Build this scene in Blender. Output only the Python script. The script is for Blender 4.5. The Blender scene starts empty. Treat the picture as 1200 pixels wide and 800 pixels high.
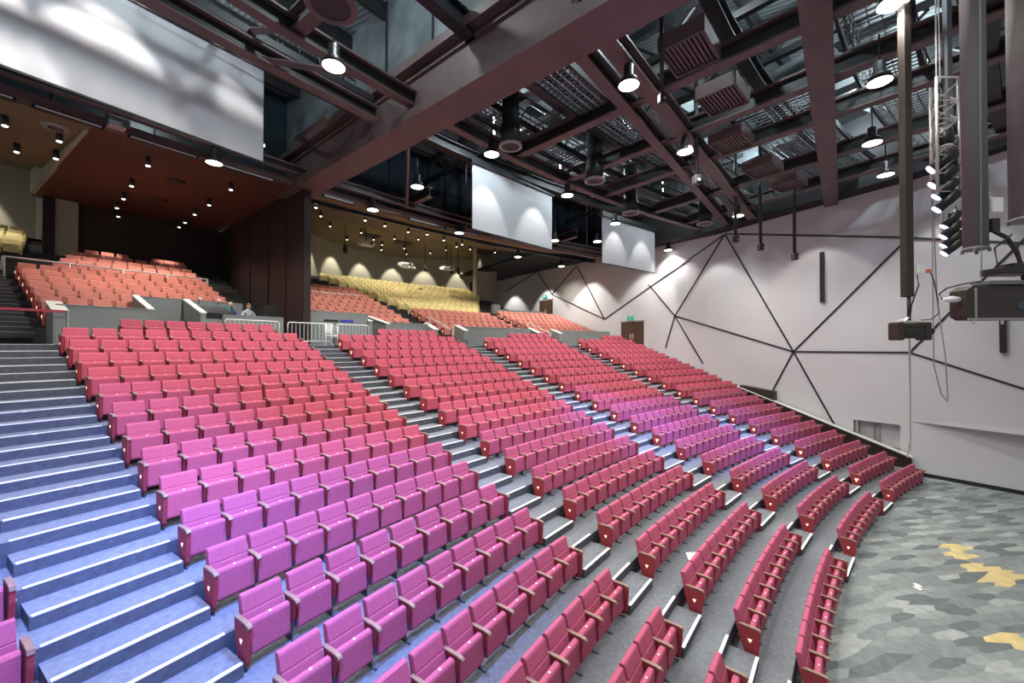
import bpy, bmesh, math, random
from mathutils import Vector, Matrix
random.seed(7)
C = bpy.context.scene.collection
PI = math.pi
# ------------------------------------------------------------------ frame of the hall
# the rows are arcs about the world origin; theta grows to the viewer's left
R0, DR, DZ = 51.15, 0.95, 0.337            # front row radius, row depth, row rise
CAM = Vector((32.441, 39.984, 6.013)); YAW, PITCH, FPX = -0.146, 0.012, 470.93

def P(R, th, z=0.0): return Vector((R*math.cos(th), R*math.sin(th), z))
def camxy(p):
    d = Vector(p) - CAM
    f = Vector((math.cos(YAW), math.sin(YAW), 0)); r = Vector((math.sin(YAW), -math.cos(YAW), 0))
    dep = d.dot(f)
    if dep < 0.5: return None
    return 600 + FPX*d.dot(r)/dep, 405.6 - FPX*d.z/dep, dep

# ------------------------------------------------------------------ materials
def lin(h):
    out = []
    for i in (0, 2, 4):
        c = int(h[i:i+2], 16)/255
        out.append(c/12.92 if c <= .04045 else ((c+.055)/1.055)**2.4)
    return out
def mat(name, col, rough=.6, metal=0., noise=0., scale=8., emis=0., bump=0., bscale=60.):
    m = bpy.data.materials.new(name); m.use_nodes = True
    nt = m.node_tree; b = nt.nodes['Principled BSDF']
    c = lin(col) if isinstance(col, str) else list(col)
    b.inputs['Base Color'].default_value = (*c, 1)
    b.inputs['Roughness'].default_value = rough; b.inputs['Metallic'].default_value = metal
    tc = nt.nodes.new('ShaderNodeTexCoord')
    if noise:
        n = nt.nodes.new('ShaderNodeTexNoise'); n.inputs['Scale'].default_value = scale; n.inputs['Detail'].default_value = 5
        nt.links.new(tc.outputs['Object'], n.inputs['Vector'])
        r = nt.nodes.new('ShaderNodeValToRGB')
        r.color_ramp.elements[0].position = .3; r.color_ramp.elements[1].position = .7
        r.color_ramp.elements[0].color = (*[x*(1-noise) for x in c], 1)
        r.color_ramp.elements[1].color = (*[min(1, x*(1+noise)) for x in c], 1)
        nt.links.new(n.outputs['Fac'], r.inputs['Fac']); nt.links.new(r.outputs['Color'], b.inputs['Base Color'])
    if bump:
        n2 = nt.nodes.new('ShaderNodeTexNoise'); n2.inputs['Scale'].default_value = bscale
        nt.links.new(tc.outputs['Object'], n2.inputs['Vector'])
        bp = nt.nodes.new('ShaderNodeBump'); bp.inputs['Strength'].default_value = bump
        nt.links.new(n2.outputs['Fac'], bp.inputs['Height']); nt.links.new(bp.outputs['Normal'], b.inputs['Normal'])
    if emis:
        b.inputs['Emission Color'].default_value = (*c, 1); b.inputs['Emission Strength'].default_value = emis
    return m
M = {}
M['plum'] = mat('plum_fabric', (.42, .080, .150), .85, noise=.10, scale=30)
M['crimson'] = mat('crimson_fabric', (.50, .085, .130), .85, noise=.08, scale=30)
M['coral'] = mat('coral_fabric', (.70, .27, .215), .85, noise=.08, scale=3)
M['yellow'] = mat('yellow_fabric', (.86, .73, .36), .85, noise=.10, scale=3)
M['dark_fabric'] = mat('end_panel_fabric', (.30, .03, .045), .8, noise=.1, scale=20)
M['dark_coral'] = mat('end_panel_coral', (.40, .07, .05), .8, noise=.1, scale=10)
M['timber'] = mat('armrest_timber', (.26, .15, .11), .4, noise=.2, scale=25)
M['steel'] = mat('seat_pedestal_steel', (.07, .09, .13), .4, .6)
M['plate'] = mat('number_plate', (.75, .72, .75), .3)
M['aisle_light'] = mat('aisle_light_lens', (1, .72, .45), .4, emis=1.3)
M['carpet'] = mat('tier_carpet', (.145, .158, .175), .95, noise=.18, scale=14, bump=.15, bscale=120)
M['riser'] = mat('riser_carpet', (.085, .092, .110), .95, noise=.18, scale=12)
M['dark_carpet'] = mat('upper_tier_carpet', (.06, .062, .066), .95, noise=.2, scale=10)
M['nosing'] = mat('nosing_white', (.86, .85, .83), .5)
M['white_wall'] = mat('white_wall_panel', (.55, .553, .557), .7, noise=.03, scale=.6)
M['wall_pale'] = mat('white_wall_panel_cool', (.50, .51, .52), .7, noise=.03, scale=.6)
M['wall_shade'] = mat('wall_underside_shade', (.42, .39, .38), .8, noise=.04, scale=1)  # darker copy of the wall tone, overhang shade painted in
M['black_line'] = mat('black_channel', (.012, .012, .014), .6)
M['parapet'] = mat('parapet_grey', (.25, .275, .265), .7, noise=.05, scale=1.5)
M['cap'] = mat('parapet_cap_pale', (.66, .66, .62), .5)
M['brown'] = mat('brown_panel', (.020, .0075, .0055), .6, noise=.25, scale=.8)
M['brown_soffit'] = mat('rust_soffit', (.10, .034, .015), .75, noise=.12, scale=.4)
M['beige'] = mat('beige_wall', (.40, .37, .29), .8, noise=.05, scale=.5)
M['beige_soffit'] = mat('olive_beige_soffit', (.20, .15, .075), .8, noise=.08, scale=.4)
M['dark_soffit'] = mat('black_soffit', (.012, .012, .014), .8)
M['steelbeam'] = mat('primer_brown_steel', (.112, .070, .067), .55, noise=.2, scale=1.2)
M['blacksteel'] = mat('black_steel', (.014, .014, .016), .5, noise=.2, scale=2)
M['greysteel'] = mat('grey_steel', (.16, .17, .18), .45, .3, noise=.15, scale=2)
M['panel_grey'] = mat('acoustic_panel_grey', (.10, .115, .125), .6, noise=.55, scale=.9)
M['duct'] = mat('galvanised_duct', (.30, .34, .36), .35, .55, noise=.25, scale=1.5)
M['blue_glass'] = mat('blue_black_panel', (.020, .032, .045), .25, noise=.3, scale=.7)
M['lamp_shell'] = mat('lamp_shell_dark', (.05, .045, .045), .4, .4)
M['lamp_lens'] = mat('lamp_lens_glow', (1, .97, .90), .4, emis=9)
M['down_lens'] = mat('downlight_glow', (1, .95, .85), .4, emis=3)
M['tube'] = mat('cold_tube_glow', (.80, .95, 1), .4, emis=6)
M['screen'] = mat('projection_screen', (.56, .56, .585), .75)
M['frame'] = mat('screen_edge', (.02, .02, .02), .6)
M['pipe'] = mat('grey_lift_pipe', (.165, .165, .16), .55, .1, noise=.06, scale=2)
M['alu'] = mat('truss_aluminium', (.62, .61, .58), .35, .6)
M['black'] = mat('black_plastic', (.012, .011, .011), .45)
M['dkbrown'] = mat('dark_brown_casing', (.030, .022, .017), .5, noise=.1, scale=4)
M['grey_trim'] = mat('grey_trim', (.30, .29, .27), .5)
M['white'] = mat('white_paint', (.80, .80, .78), .45)
M['orange'] = mat('orange_plug', (.75, .16, .07), .5)
M['door'] = mat('dark_timber_door', (.070, .042, .028), .4, noise=.3, scale=3)
M['green'] = mat('exit_green', (.02, .30, .20), .4, emis=.5)
M['blue_sign'] = mat('blue_strip', (.03, .06, .45), .5)
M['red_rail'] = mat('red_belt', (.50, .06, .09), .6)
M['skin'] = mat('skin', (.55, .32, .24), .6)
M['hair'] = mat('pale_hair', (.55, .42, .28), .8)
M['hair2'] = mat('brown_hair', (.20, .11, .07), .8)
M['shirt'] = mat('blue_shirt', (.05, .07, .20), .8)
M['shirt2'] = mat('grey_shirt', (.45, .47, .50), .8)
M['lamp_blue'] = mat('blue_fixture_lens', (.6, .65, 1), .4, emis=2)
M['paper'] = mat('white_paper', (.82, .82, .80), .7)
M['teal'] = mat('teal_vest', (.05, .40, .35), .7)
FT = [mat('floor_carpet_tile', c, .95, noise=.16, scale=5, bump=.15, bscale=100) for c in
      ((.17, .195, .19), (.235, .265, .255), (.115, .135, .135), (.30, .325, .31), (.195, .215, .21))]
M['gold'] = mat('floor_carpet_gold', (.55, .44, .20), .95, noise=.15, scale=4)

# corrugated roof deck
def deck_mat():
    m = bpy.data.materials.new('corrugated_deck'); m.use_nodes = True; nt = m.node_tree; b = nt.nodes['Principled BSDF']
    tc = nt.nodes.new('ShaderNodeTexCoord'); w = nt.nodes.new('ShaderNodeTexWave'); w.inputs['Scale'].default_value = 1.6
    mp = nt.nodes.new('ShaderNodeMapping'); mp.inputs['Rotation'].default_value = (0, 0, .62)
    nt.links.new(tc.outputs['Object'], mp.inputs['Vector']); nt.links.new(mp.outputs['Vector'], w.inputs['Vector'])
    r = nt.nodes.new('ShaderNodeValToRGB'); r.color_ramp.elements[0].color = (.10, .115, .125, 1); r.color_ramp.elements[1].color = (.26, .29, .30, 1)
    nt.links.new(w.outputs['Fac'], r.inputs['Fac']); nt.links.new(r.outputs['Color'], b.inputs['Base Color'])
    b.inputs['Roughness'].default_value = .5; b.inputs['Metallic'].default_value = .2
    bp = nt.nodes.new('ShaderNodeBump'); bp.inputs['Strength'].default_value = .5; nt.links.new(w.outputs['Fac'], bp.inputs['Height'])
    nt.links.new(bp.outputs['Normal'], b.inputs['Normal'])
    return m
M['deck'] = deck_mat()

# ------------------------------------------------------------------ mesh helpers
def box(bm, c, s, mtx=None, mi=0, bev=0.):
    t = bmesh.new()
    bmesh.ops.create_cube(t, size=1.0)
    for v in t.verts: v.co = Vector((v.co.x*s[0]+c[0], v.co.y*s[1]+c[1], v.co.z*s[2]+c[2]))
    if bev: bmesh.ops.bevel(t, geom=t.edges[:], offset=bev, segments=2, affect='EDGES', profile=.6)
    merge(bm, t, mtx, mi)
def merge(bm, t, mtx=None, mi=0):
    vm = {}
    for v in t.verts: vm[v] = bm.verts.new(mtx @ v.co if mtx is not None else v.co)
    for f in t.faces:
        try:
            g = bm.faces.new([vm[v] for v in f.verts]); g.material_index = mi; g.smooth = f.smooth
        except ValueError: pass
    t.free()
def prism(bm, pts, x0, x1, mi=0, bev=0., mtx=None):
    """polygon in (y,z), extruded along x"""
    t = bmesh.new()
    a = [t.verts.new((x0, y, z)) for y, z in pts]; b = [t.verts.new((x1, y, z)) for y, z in pts]
    n = len(pts)
    t.faces.new(a); t.faces.new(b[::-1])
    for i in range(n): t.faces.new((a[i], b[i], b[(i+1) % n], a[(i+1) % n])[::-1])
    bmesh.ops.recalc_face_normals(t, faces=t.faces[:])
    if bev: bmesh.ops.bevel(t, geom=t.edges[:], offset=bev, segments=2, affect='EDGES', profile=.6)
    merge(bm, t, mtx, mi)
def tube(bm, pts, r, seg=8, mi=0, cap=True):
    pts = [Vector(p) for p in pts]; rings = []
    up = Vector((0, 0, 1))
    for i, p in enumerate(pts):
        d = (pts[min(i+1, len(pts)-1)] - pts[max(i-1, 0)]).normalized()
        a = d.cross(up)
        if a.length < 1e-3: a = d.cross(Vector((1, 0, 0)))
        a.normalize(); b = d.cross(a).normalized()
        rr = r[i] if isinstance(r, (list, tuple)) else r
        rings.append([bm.verts.new(p + (a*math.cos(2*PI*k/seg) + b*math.sin(2*PI*k/seg))*rr) for k in range(seg)])
    for A, B in zip(rings, rings[1:]):
        for k in range(seg):
            f = bm.faces.new((A[k], A[(k+1) % seg], B[(k+1) % seg], B[k])); f.material_index = mi; f.smooth = seg > 6
    if cap:
        for rg in (rings[0], rings[-1]):
            f = bm.faces.new(rg); f.material_index = mi
def lathe(bm, prof, base, seg=20, mi=0, axis=None, cap=True):
    """profile of (r, z) about a vertical axis at base, optionally tilted by a matrix"""
    rings = []
    base = Vector(base)
    for r, z in prof:
        ring = []
        for k in range(seg):
            v = Vector((r*math.cos(2*PI*k/seg), r*math.sin(2*PI*k/seg), z))
            if axis is not None: v = axis @ v
            ring.append(bm.verts.new(base + v))
        rings.append(ring)
    for A, B in zip(rings, rings[1:]):
        for k in range(seg):
            f = bm.faces.new((A[k], A[(k+1) % seg], B[(k+1) % seg], B[k])); f.material_index = mi; f.smooth = True
    if cap:
        f = bm.faces.new(rings[0]); f.material_index = mi
        f = bm.faces.new(rings[-1]); f.material_index = mi
def arc(bm, Ra, Rb, z0, z1, ta, tb, n=None, mi=0, z0b=None, z1b=None):
    """solid annular sector; z0b/z1b give other heights at Rb"""
    if n is None: n = max(1, int(abs(tb-ta)*Rb/1.5))
    z0b = z0 if z0b is None else z0b; z1b = z1 if z1b is None else z1b
    q = []
    for i in range(n+1):
        t = ta + (tb-ta)*i/n
        q.append([bm.verts.new(P(Ra, t, z0)), bm.verts.new(P(Rb, t, z0b)), bm.verts.new(P(Rb, t, z1b)), bm.verts.new(P(Ra, t, z1))])
    fs = []
    for A, B in zip(q, q[1:]):
        for k in range(4): fs.append(bm.faces.new((A[k], A[(k+1) % 4], B[(k+1) % 4], B[k])))
    fs.append(bm.faces.new(q[0])); fs.append(bm.faces.new(q[-1][::-1]))
    for f in fs: f.material_index = mi
def beam(bm, a, b, w, h, mi=0, flange=.06, solid=False):
    """I-beam from a to b, a and b at the centre of its underside"""
    a, b = Vector(a), Vector(b); d = b-a; L = d.length; d.normalize()
    s = d.cross(Vector((0, 0, 1))).normalized(); u = s.cross(d)
    m = Matrix((( d.x, s.x, u.x, a.x), (d.y, s.y, u.y, a.y), (d.z, s.z, u.z, a.z), (0, 0, 0, 1)))
    if solid: box(bm, (L/2, 0, h/2), (L, w, h), m, mi)
    else:
        box(bm, (L/2, 0, flange/2), (L, w, flange), m, mi)
        box(bm, (L/2, 0, h/2), (L, w*.12, h-2*flange), m, 1)
        box(bm, (L/2, 0, h-flange/2), (L, w, flange), m, mi)
def link(name, bm, mats, parent=None, loc=None, mtx=None):
    bmesh.ops.recalc_face_normals(bm, faces=bm.faces[:])
    me = bpy.data.meshes.new(name); bm.to_mesh(me); bm.free()
    for x in (mats if isinstance(mats, (list, tuple)) else [mats]): me.materials.append(M[x] if isinstance(x, str) else x)
    o = bpy.data.objects.new(name, me); C.objects.link(o)
    if parent is not None: o.parent = parent
    if loc is not None: o.location = loc
    if mtx is not None: o.matrix_world = mtx
    return o
def tag(o, label, cat, group=None, kind=None):
    o['label'] = label; o['category'] = cat
    if group: o['group'] = group
    if kind: o['kind'] = kind
    return o
def empty(name, label, cat, loc=(0, 0, 0), rz=0., group=None):
    o = bpy.data.objects.new(name, None); C.objects.link(o); o.location = loc; o.rotation_euler = (0, 0, rz)
    o.empty_display_size = .1
    return tag(o, label, cat, group)
def struct(name, bm, mats, label=None, parent=None):
    o = link(name, bm, mats, parent)
    if parent is None:
        o['kind'] = 'structure'
        if label: o['label'] = label; o['category'] = 'building'
    return o
def part(name, mats, parent, fn, label=None):
    """part whose mesh is given in world coordinates; parent may be any empty"""
    bm = bmesh.new(); fn(bm)
    inv = parent.matrix_world.inverted() if parent.parent is None else (parent.parent.matrix_basis @ parent.matrix_basis).inverted()
    if parent.parent is None: inv = parent.matrix_basis.inverted()
    bmesh.ops.transform(bm, matrix=inv, verts=bm.verts[:])
    o = link(name, bm, mats, parent)
    if label: o['label'] = label
    return o
def ordinal(n):
    return ['first', 'second', 'third', 'fourth', 'fifth', 'sixth', 'seventh', 'eighth', 'ninth', 'tenth', 'eleventh', 'twelfth', 'thirteenth',
            'fourteenth', 'fifteenth', 'sixteenth', 'seventeenth', 'eighteenth', 'nineteenth', 'twentieth'][n]

# wall on the viewer's right: a vertical plane
WB = Vector((45.57, 17.14, 0)); WD = Vector((.8884, .4590, 0)); WN = Vector((-.4590, .8884, 0))
def W(s, z, off=0.): return WB + WD*s + WN*off + Vector((0, 0, z))
def wall_theta(R):
    lo, hi = -5., 60.
    for _ in range(40):
        m = (lo+hi)/2
        if W(m, 0).length < R: lo = m
        else: hi = m
    p = W(lo, 0); return math.atan2(p.y, p.x)

# ------------------------------------------------------------------ seating layout
TH = {'A': (None, .8703), 'B': (.844, .749), 'C': (.726, .6295), 'D': (.601, .5085), 'E': (.480, .36)}
BLOCK_NO = {'B': 'first', 'C': 'second', 'D': 'third', 'E': 'fourth'}
PITCH_S = .548
def row_R(k): return R0 + DR*k
def row_z(k): return DZ*k
UR, UZ0, UDZ = 70.95, 6.60, .335        # upper rows
def up_R(u): return UR + DR*u
def up_z(u): return UZ0 + UDZ*u
ROWS = []   # (block, k, R, z, thL, n, pitch angle, fabric, left end exposed, right end exposed)
def add_row(block, k, R, z, tl, tr, fab, el=True, er=True):
    span = (tl-tr)*(R+.2) - .10
    n = max(1, int(span/PITCH_S + .25)); pa = span/n/(R+.2)
    ROWS.append((block, k, R, z, tl-.05/R, n, pa, fab, el, er))
for k in range(18):
    fab = 'plum' if k < 9 else 'crimson'
    for b in 'BCDE':
        tl, tr = TH[b]
        if b == 'E' and k < 9: tr = .392
        if b == 'E' and k >= 9: tr = max(.352, wall_theta(row_R(k)+.3)+.001) if k < 11 else max(.356, wall_theta(row_R(k)+.3)-.04*0)
        add_row(b, k, row_R(k), row_z(k), tl, tr, fab, True, not (b == 'E'))
    if 4 <= k <= 12:
        R = row_R(k); add_row('A', k, R, row_z(k), .8703+3*.0100+.002, .8703, fab, False, True)
for b, tl, tr in (('B', .824, .757), ('C', .691, .639), ('D', .5615, .506), ('E', .431, .376)):
    add_row(b, 18, row_R(18), row_z(18), tl, tr, 'crimson', True, True)
# upper coral and yellow rows
for u in range(0, 12):
    R, z = up_R(u), up_z(u)
    tl = .842 if u < 7 else .828-.004*(u-7)
    if u < 2: add_row('F', u, R, z, tl, .806, 'coral', True, False)
    elif u == 11:
        add_row('F', u, R, z, .809, .786, 'coral'); add_row('F', u, R, z, .776, .756, 'coral')
    else: add_row('F', u, R, z, tl, .757, 'coral')
for u in range(0, 10):
    R, z = up_R(u), up_z(u)
    add_row('G', u, R, z, .722 if u > 1 else .672, .632, 'coral', False, False)
for u in range(0, 5): add_row('H', u, up_R(u), up_z(u), .609, .512+.0005*u, 'coral')
for u in range(0, 6): add_row('I', u, up_R(u), up_z(u), .497, wall_theta(up_R(u)+.3)+.004, 'coral', True, False)
for u in range(5, 15):
    R, z = up_R(u), up_z(u)
    add_row('Y', u, R, z, .606+.0045*(u-5), max(.470, .522-.0075*(u-5)), 'yellow', True, True)
for u in range(11, 16): add_row('Z', u, up_R(u), up_z(u), .880, .8335-.0015*(u-11), 'yellow', False, True)
# a short row of coral seats on the balcony ledge by the far corner
add_row('J', 0, 84.5, 9.3, .452, .422, 'coral', False, False)

# ------------------------------------------------------------------ seat meshes (detailed)
SW = .50   # cushion width
def back_profile():
    return [(.215, .36), (.195, .40), (.252, .585), (.266, .592), (.262, .606), (.315, .775), (.335, .80), (.395, .80), (.415, .77), (.34, .45), (.30, .36)]
def cushion_profile():
    return [(.05, .155), (.035, .19), (.055, .535), (.075, .565), (.14, .565), (.165, .53), (.165, .20), (.13, .15)]
def mk_backrest(fab):
    bm = bmesh.new(); prism(bm, back_profile(), -SW/2, SW/2, bev=.012); 
    for f in bm.faces: f.smooth = False
    return bm
def mk_cushion(fab):
    bm = bmesh.new(); prism(bm, cushion_profile(), -SW/2+.008, SW/2-.008, bev=.014); return bm
def mk_plate():
    bm = bmesh.new(); t = bmesh.new()
    bmesh.ops.create_cone(t, cap_ends=True, segments=14, radius1=.018, radius2=.016, depth=.008)
    merge(bm, t, Matrix.Translation((0, .100, .570))); return bm
def mk_arm():       # dropped-front timber armrest
    bm = bmesh.new()
    prism(bm, [(-.045, .535), (-.055, .565), (-.03, .592), (.06, .602), (.30, .600), (.31, .575), (.06, .574), (-.01, .56)], -.029, .029, bev=.006)
    return bm
def mk_support():   # upholstered panel under the armrest
    bm = bmesh.new()
    prism(bm, [(.0, .545), (.29, .576), (.25, .36), (.14, .25), (.07, .28)], -.018, .018, bev=.005)
    return bm
def mk_pedestal():
    bm = bmesh.new()
    prism(bm, [(.10, .30), (.20, .30), (.24, .02), (.30, .02), (.30, 0), (.03, 0), (.03, .02), (.14, .02)], -.014, .014)
    box(bm, (0, .13, .26), (.05, .10, .12))
    return bm
def mk_end_panel():
    bm = bmesh.new()
    prism(bm, [(-.03, .55), (.33, .575), (.31, .40), (.22, .12), (.17, .06), (.05, .06), (.0, .12), (-.03, .40)], -.026, .026, bev=.008)
    return bm
def mk_light(side):
    bm = bmesh.new()
    x = side*.028
    a = [bm.verts.new((x, .09, .385)), bm.verts.new((x, .165, .375)), bm.verts.new((x, .125, .31)), bm.verts.new((x+side*.015, .12, .36))]
    for q in ((0, 1, 3), (1, 2, 3), (2, 0, 3), (0, 2, 1)): bm.faces.new([a[i] for i in q])
    return bm
def mesh_of(name, bm, mats):
    bmesh.ops.recalc_face_normals(bm, faces=bm.faces[:])
    me = bpy.data.meshes.new(name); bm.to_mesh(me); bm.free()
    for x in mats: me.materials.append(M[x])
    return me
ME = {}
for fab in ('plum', 'crimson'):
    ME['back', fab] = mesh_of('seat_back_'+fab, mk_backrest(fab), [fab])
    ME['cushion', fab] = mesh_of('seat_cushion_'+fab, mk_cushion(fab), [fab])
ME['plate'] = mesh_of('seat_number_plate', mk_plate(), ['plate'])
ME['arm'] = mesh_of('seat_armrest', mk_arm(), ['timber'])
ME['support'] = mesh_of('seat_arm_support', mk_support(), ['dark_fabric'])
ME['pedestal'] = mesh_of('seat_pedestal', mk_pedestal(), ['steel'])
ME['panel'] = mesh_of('seat_end_panel', mk_end_panel(), ['dark_fabric'])
for s in (-1, 1): ME['light', s] = mesh_of('seat_aisle_light', mk_light(s), ['aisle_light'])

# choose the 300 seats that show largest
cand = []
for ri, (b, k, R, z, tl, n, pa, fab, el, er) in enumerate(ROWS):
    if fab not in ('plum', 'crimson'): continue
    for i in range(n):
        c = camxy(P(R+.15, tl-(i+.5)*pa, z+.45))
        if c and -14 < c[0] < 1214 and c[1] < 812: cand.append((c[2], ri, i))
cand.sort()
CHOSEN = {(ri, i) for _, ri, i in cand[:300]}

def child(name, me, parent, x=0.):
    o = bpy.data.objects.new(name, me); C.objects.link(o); o.parent = parent; o.location = (x, 0, 0); return o
WHITE = 'white wall'
def seat_label(b, k, i, n, fab):
    rowtxt = f'{ordinal(8-k)} plum row down' if k < 9 else f'{ordinal(k-9)} crimson row up'
    if b == 'A': return f'{fab} folding seat {ordinal(n-1-i)} in from the wide stair, far side, {rowtxt}'
    return f'{fab} folding seat {ordinal(i)} along {rowtxt}, {BLOCK_NO[b]} block from wide blue stair'
lowfaces = []      # the rest of the seats: one mesh of kind stuff
LV, LF, LM = [], [], []
def low_add(verts, faces, mi, T):
    o = len(LV)
    LV.extend([T @ Vector(v) for v in verts])
    for f in faces: LF.append([o+q for q in f]); LM.append(mi)
def low_prism(prof, x0, x1):
    n = len(prof)
    v = [(x0, y, z) for y, z in prof] + [(x1, y, z) for y, z in prof]
    f = [list(range(n))[::-1], list(range(n, 2*n))] + [[i, (i+1) % n, n+(i+1) % n, n+i] for i in range(n)]
    return v, f
LB = low_prism([(.20, .36), (.252, .585), (.267, .592), (.262, .606), (.32, .79), (.345, .80), (.39, .80), (.41, .77), (.30, .36)], -.240, .240)
LC = low_prism([(.045, .155), (.055, .54), (.075, .565), (.145, .565), (.165, .53), (.15, .155)], -.242, .242)
LA = low_prism([(-.05, .545), (-.03, .592), (.06, .602), (.30, .60), (.30, .575), (-.01, .56)], -.028, .028)
LS = low_prism([(.0, .545), (.29, .576), (.25, .36), (.14, .0), (.07, .0), (.07, .28)], -.018, .018)
LP = low_prism([(-.03, .55), (.33, .575), (.31, .40), (.22, .12), (.05, .06), (-.03, .40)], -.026, .026)
LMAT = ['plum', 'crimson', 'coral', 'yellow', 'dark_fabric', 'dark_coral', 'timber', 'aisle_light']
n_made = 0
for ri, (b, k, R, z, tl, n, pa, fab, el, er) in enumerate(ROWS):
    for i in range(n):
        tc = tl-(i+.5)*pa
        half = pa*(R+.2)/2
        first, last = i == 0, i == n-1
        if (ri, i) in CHOSEN:
            root = empty('theatre_seat', seat_label(b, k, i, n, fab), 'seat', P(R, tc, z), tc-PI/2, f'{fab} theatre seats in the lower tiers')
            n_made += 1
            child('backrest', ME['back', fab], root)
            cu = child('seat_cushion', ME['cushion', fab], root)
            child('number_plate', ME['plate'], cu)
            child('armrest', ME['arm'], root, -half)
            if first and el:
                ep = child('end_panel', ME['panel'], root, -half); child('aisle_light', ME['light', -1], ep)
            else: child('arm_support', ME['support'], root, -half)
            child('pedestal', ME['pedestal'], root, -half)
            if last:
                child('armrest', ME['arm'], root, half)
                if er:
                    ep = child('end_panel', ME['panel'], root, half); child('aisle_light', ME['light', 1], ep)
                else: child('arm_support', ME['support'], root, half)
                child('pedestal', ME['pedestal'], root, half)
            continue
        p = P(R, tc, z); c = camxy(p + Vector((0, 0, .5)))
        if c is None or c[0] < -40 or c[0] > 1240 or c[1] > 860: continue
        T = Matrix.Translation(p) @ Matrix.Rotation(tc-PI/2, 4, 'Z')
        mi = LMAT.index(fab)
        low_add(*LB, mi, T); low_add(*LC, mi, T)
        dk = 4 if fab in ('plum', 'crimson') else (5 if fab == 'coral' else 3)
        for side, ends in ((-1, first and el), (1, last and er)):
            if side == 1 and not last: continue
            Ts = T @ Matrix.Translation((side*half, 0, 0))
            low_add(*LA, 6 if fab != 'yellow' else 3, Ts)
            low_add(*(LP if ends else LS), dk, Ts)
            if ends and fab != 'yellow':
                x = side*.03
                low_add([(x, .04, .42), (x, .18, .42), (x, .12, .28), (x+side*.02, .115, .37)], [[0, 1, 3], [1, 2, 3], [2, 0, 3]], 7, Ts)
me = bpy.data.meshes.new('theatre_seats'); me.from_pydata(LV, [], LF)
for x in LMAT: me.materials.append(M[x])
me.polygons.foreach_set('material_index', LM); me.update()
o = bpy.data.objects.new('theatre_seats', me); C.objects.link(o)
tag(o, 'far rows of crimson, coral and yellow folding seats in the upper tiers', 'seats', kind='stuff')

# ------------------------------------------------------------------ tiers (structure)
for k in range(1, 19):
    bm = bmesh.new()
    Rb = row_R(k)+.46 if k < 18 else 70.15
    arc(bm, row_R(k)-.49, Rb+.05, row_z(k)-.34, row_z(k), .955, .352, mi=0)
    struct('floor_tier', bm, 'carpet')
for u in range(0, 17):
    bm = bmesh.new()
    tr = .352
    if u > 5: tr = .455
    arc(bm, up_R(u)-.49, up_R(u)+.50, up_z(u)-.5 if u else 6.0, up_z(u), .97, tr)
    struct('floor_tier_upper', bm, 'dark_carpet')
bm = bmesh.new(); arc(bm, up_R(5)+.46, 92, 8.0, 8.45, .458, .35); struct('floor_cross_aisle', bm, 'dark_carpet')

# ---- main floor: patterned carpet of long hexagons
def floor_carpet():
    bm = bmesh.new()
    ax = Vector((math.sin(YAW+.12), -math.cos(YAW+.12), 0)); ay = Vector((-ax.y, ax.x, 0))
    org = Vector((40, 27, 0)); L, H = .78, .27
    gold = [(42.36, 25.27), (42.05, 25.5), (41.42, 26.06), (41.15, 25.30), (40.7, 26.2), (39.16, 28.67)]
    cells = []; rnd = random.Random(3); VV = {}
    def vert(a, b):                     # half-tile grid indices
        if (a, b) not in VV:
            x, y = a*L/2, b*H/4
            p = org + ax*(x + 1.1*y + rnd.uniform(-.16, .16)) + ay*(y + rnd.uniform(-.03, .03)); VV[a, b] = bm.verts.new((p.x, p.y, 0))
        return VV[a, b]
    for j in range(-60, 90):
        for i in range(-50, 60):
            a = 2*i + (j % 2); b = 3*j
            y = b*H/4; c = org + ax*(a*L/2 + 1.1*y) + ay*y
            if (c-org).length > 26: continue
            if c.length > 52.3: continue
            if (c - WB).dot(WN) < -.6: continue
            f = bm.faces.new([vert(a-1, b-1), vert(a, b-2), vert(a+1, b-1), vert(a+1, b+1), vert(a, b+2), vert(a-1, b+1)])
            f.material_index = rnd.choice([0, 0, 1, 1, 2, 2, 3, 4, 4]); cells.append((c, f))
    for g in gold:
        
        for c, f in sorted(cells, key=lambda t: (t[0].x-g[0])**2+(t[0].y-g[1])**2)[:2]: f.material_index = 5
    return bm
bm = floor_carpet()
struct('floor', bm, FT+[M['gold']])
bm = bmesh.new(); arc(bm, 50.2, 52, -.06, -.004, .96, .36); struct('floor_base', bm, 'carpet')

# ------------------------------------------------------------------ aisle stairs
def aisle(name_label, ta, tb, k0, k1, full=False):
    t = empty('aisle_stair', name_label, 'stairs', P(row_R(k0), (ta+tb)/2, row_z(k0)), (ta+tb)/2-PI/2)
    for k in range(k0, k1):
        Rr, z = row_R(k)+.46, row_z(k)
        if (camxy(P(Rr, (ta+tb)/2, z)) or (0, 9999, 0))[1] > 1000: continue
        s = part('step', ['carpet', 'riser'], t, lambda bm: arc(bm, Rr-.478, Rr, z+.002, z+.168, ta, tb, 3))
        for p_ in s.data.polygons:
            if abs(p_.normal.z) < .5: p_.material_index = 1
        for (Rn, zn) in ((Rr-.478, z+.168), (Rr, z+DZ)):
            bm = bmesh.new(); arc(bm, Rn-.006, Rn+.045, zn-.012, zn+.005, ta-.0003, tb+.0003, 3)
            bmesh.ops.transform(bm, matrix=t.matrix_basis.inverted(), verts=bm.verts[:])
            link('nosing', bm, 'nosing', s)
        if full: part('riser', 'riser', s, lambda bm: arc(bm, Rr-.012, Rr-.001, z+.168, z+DZ-.01, ta, tb, 3)) if False else None
    return t
aisle('wide blue-lit carpeted stair with white nosings beside the first block', .8690, .8441, 3, 18)
aisle('grey carpeted aisle stair with white nosings between first and second seat blocks', .7478, .7268, 0, 18)
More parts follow.
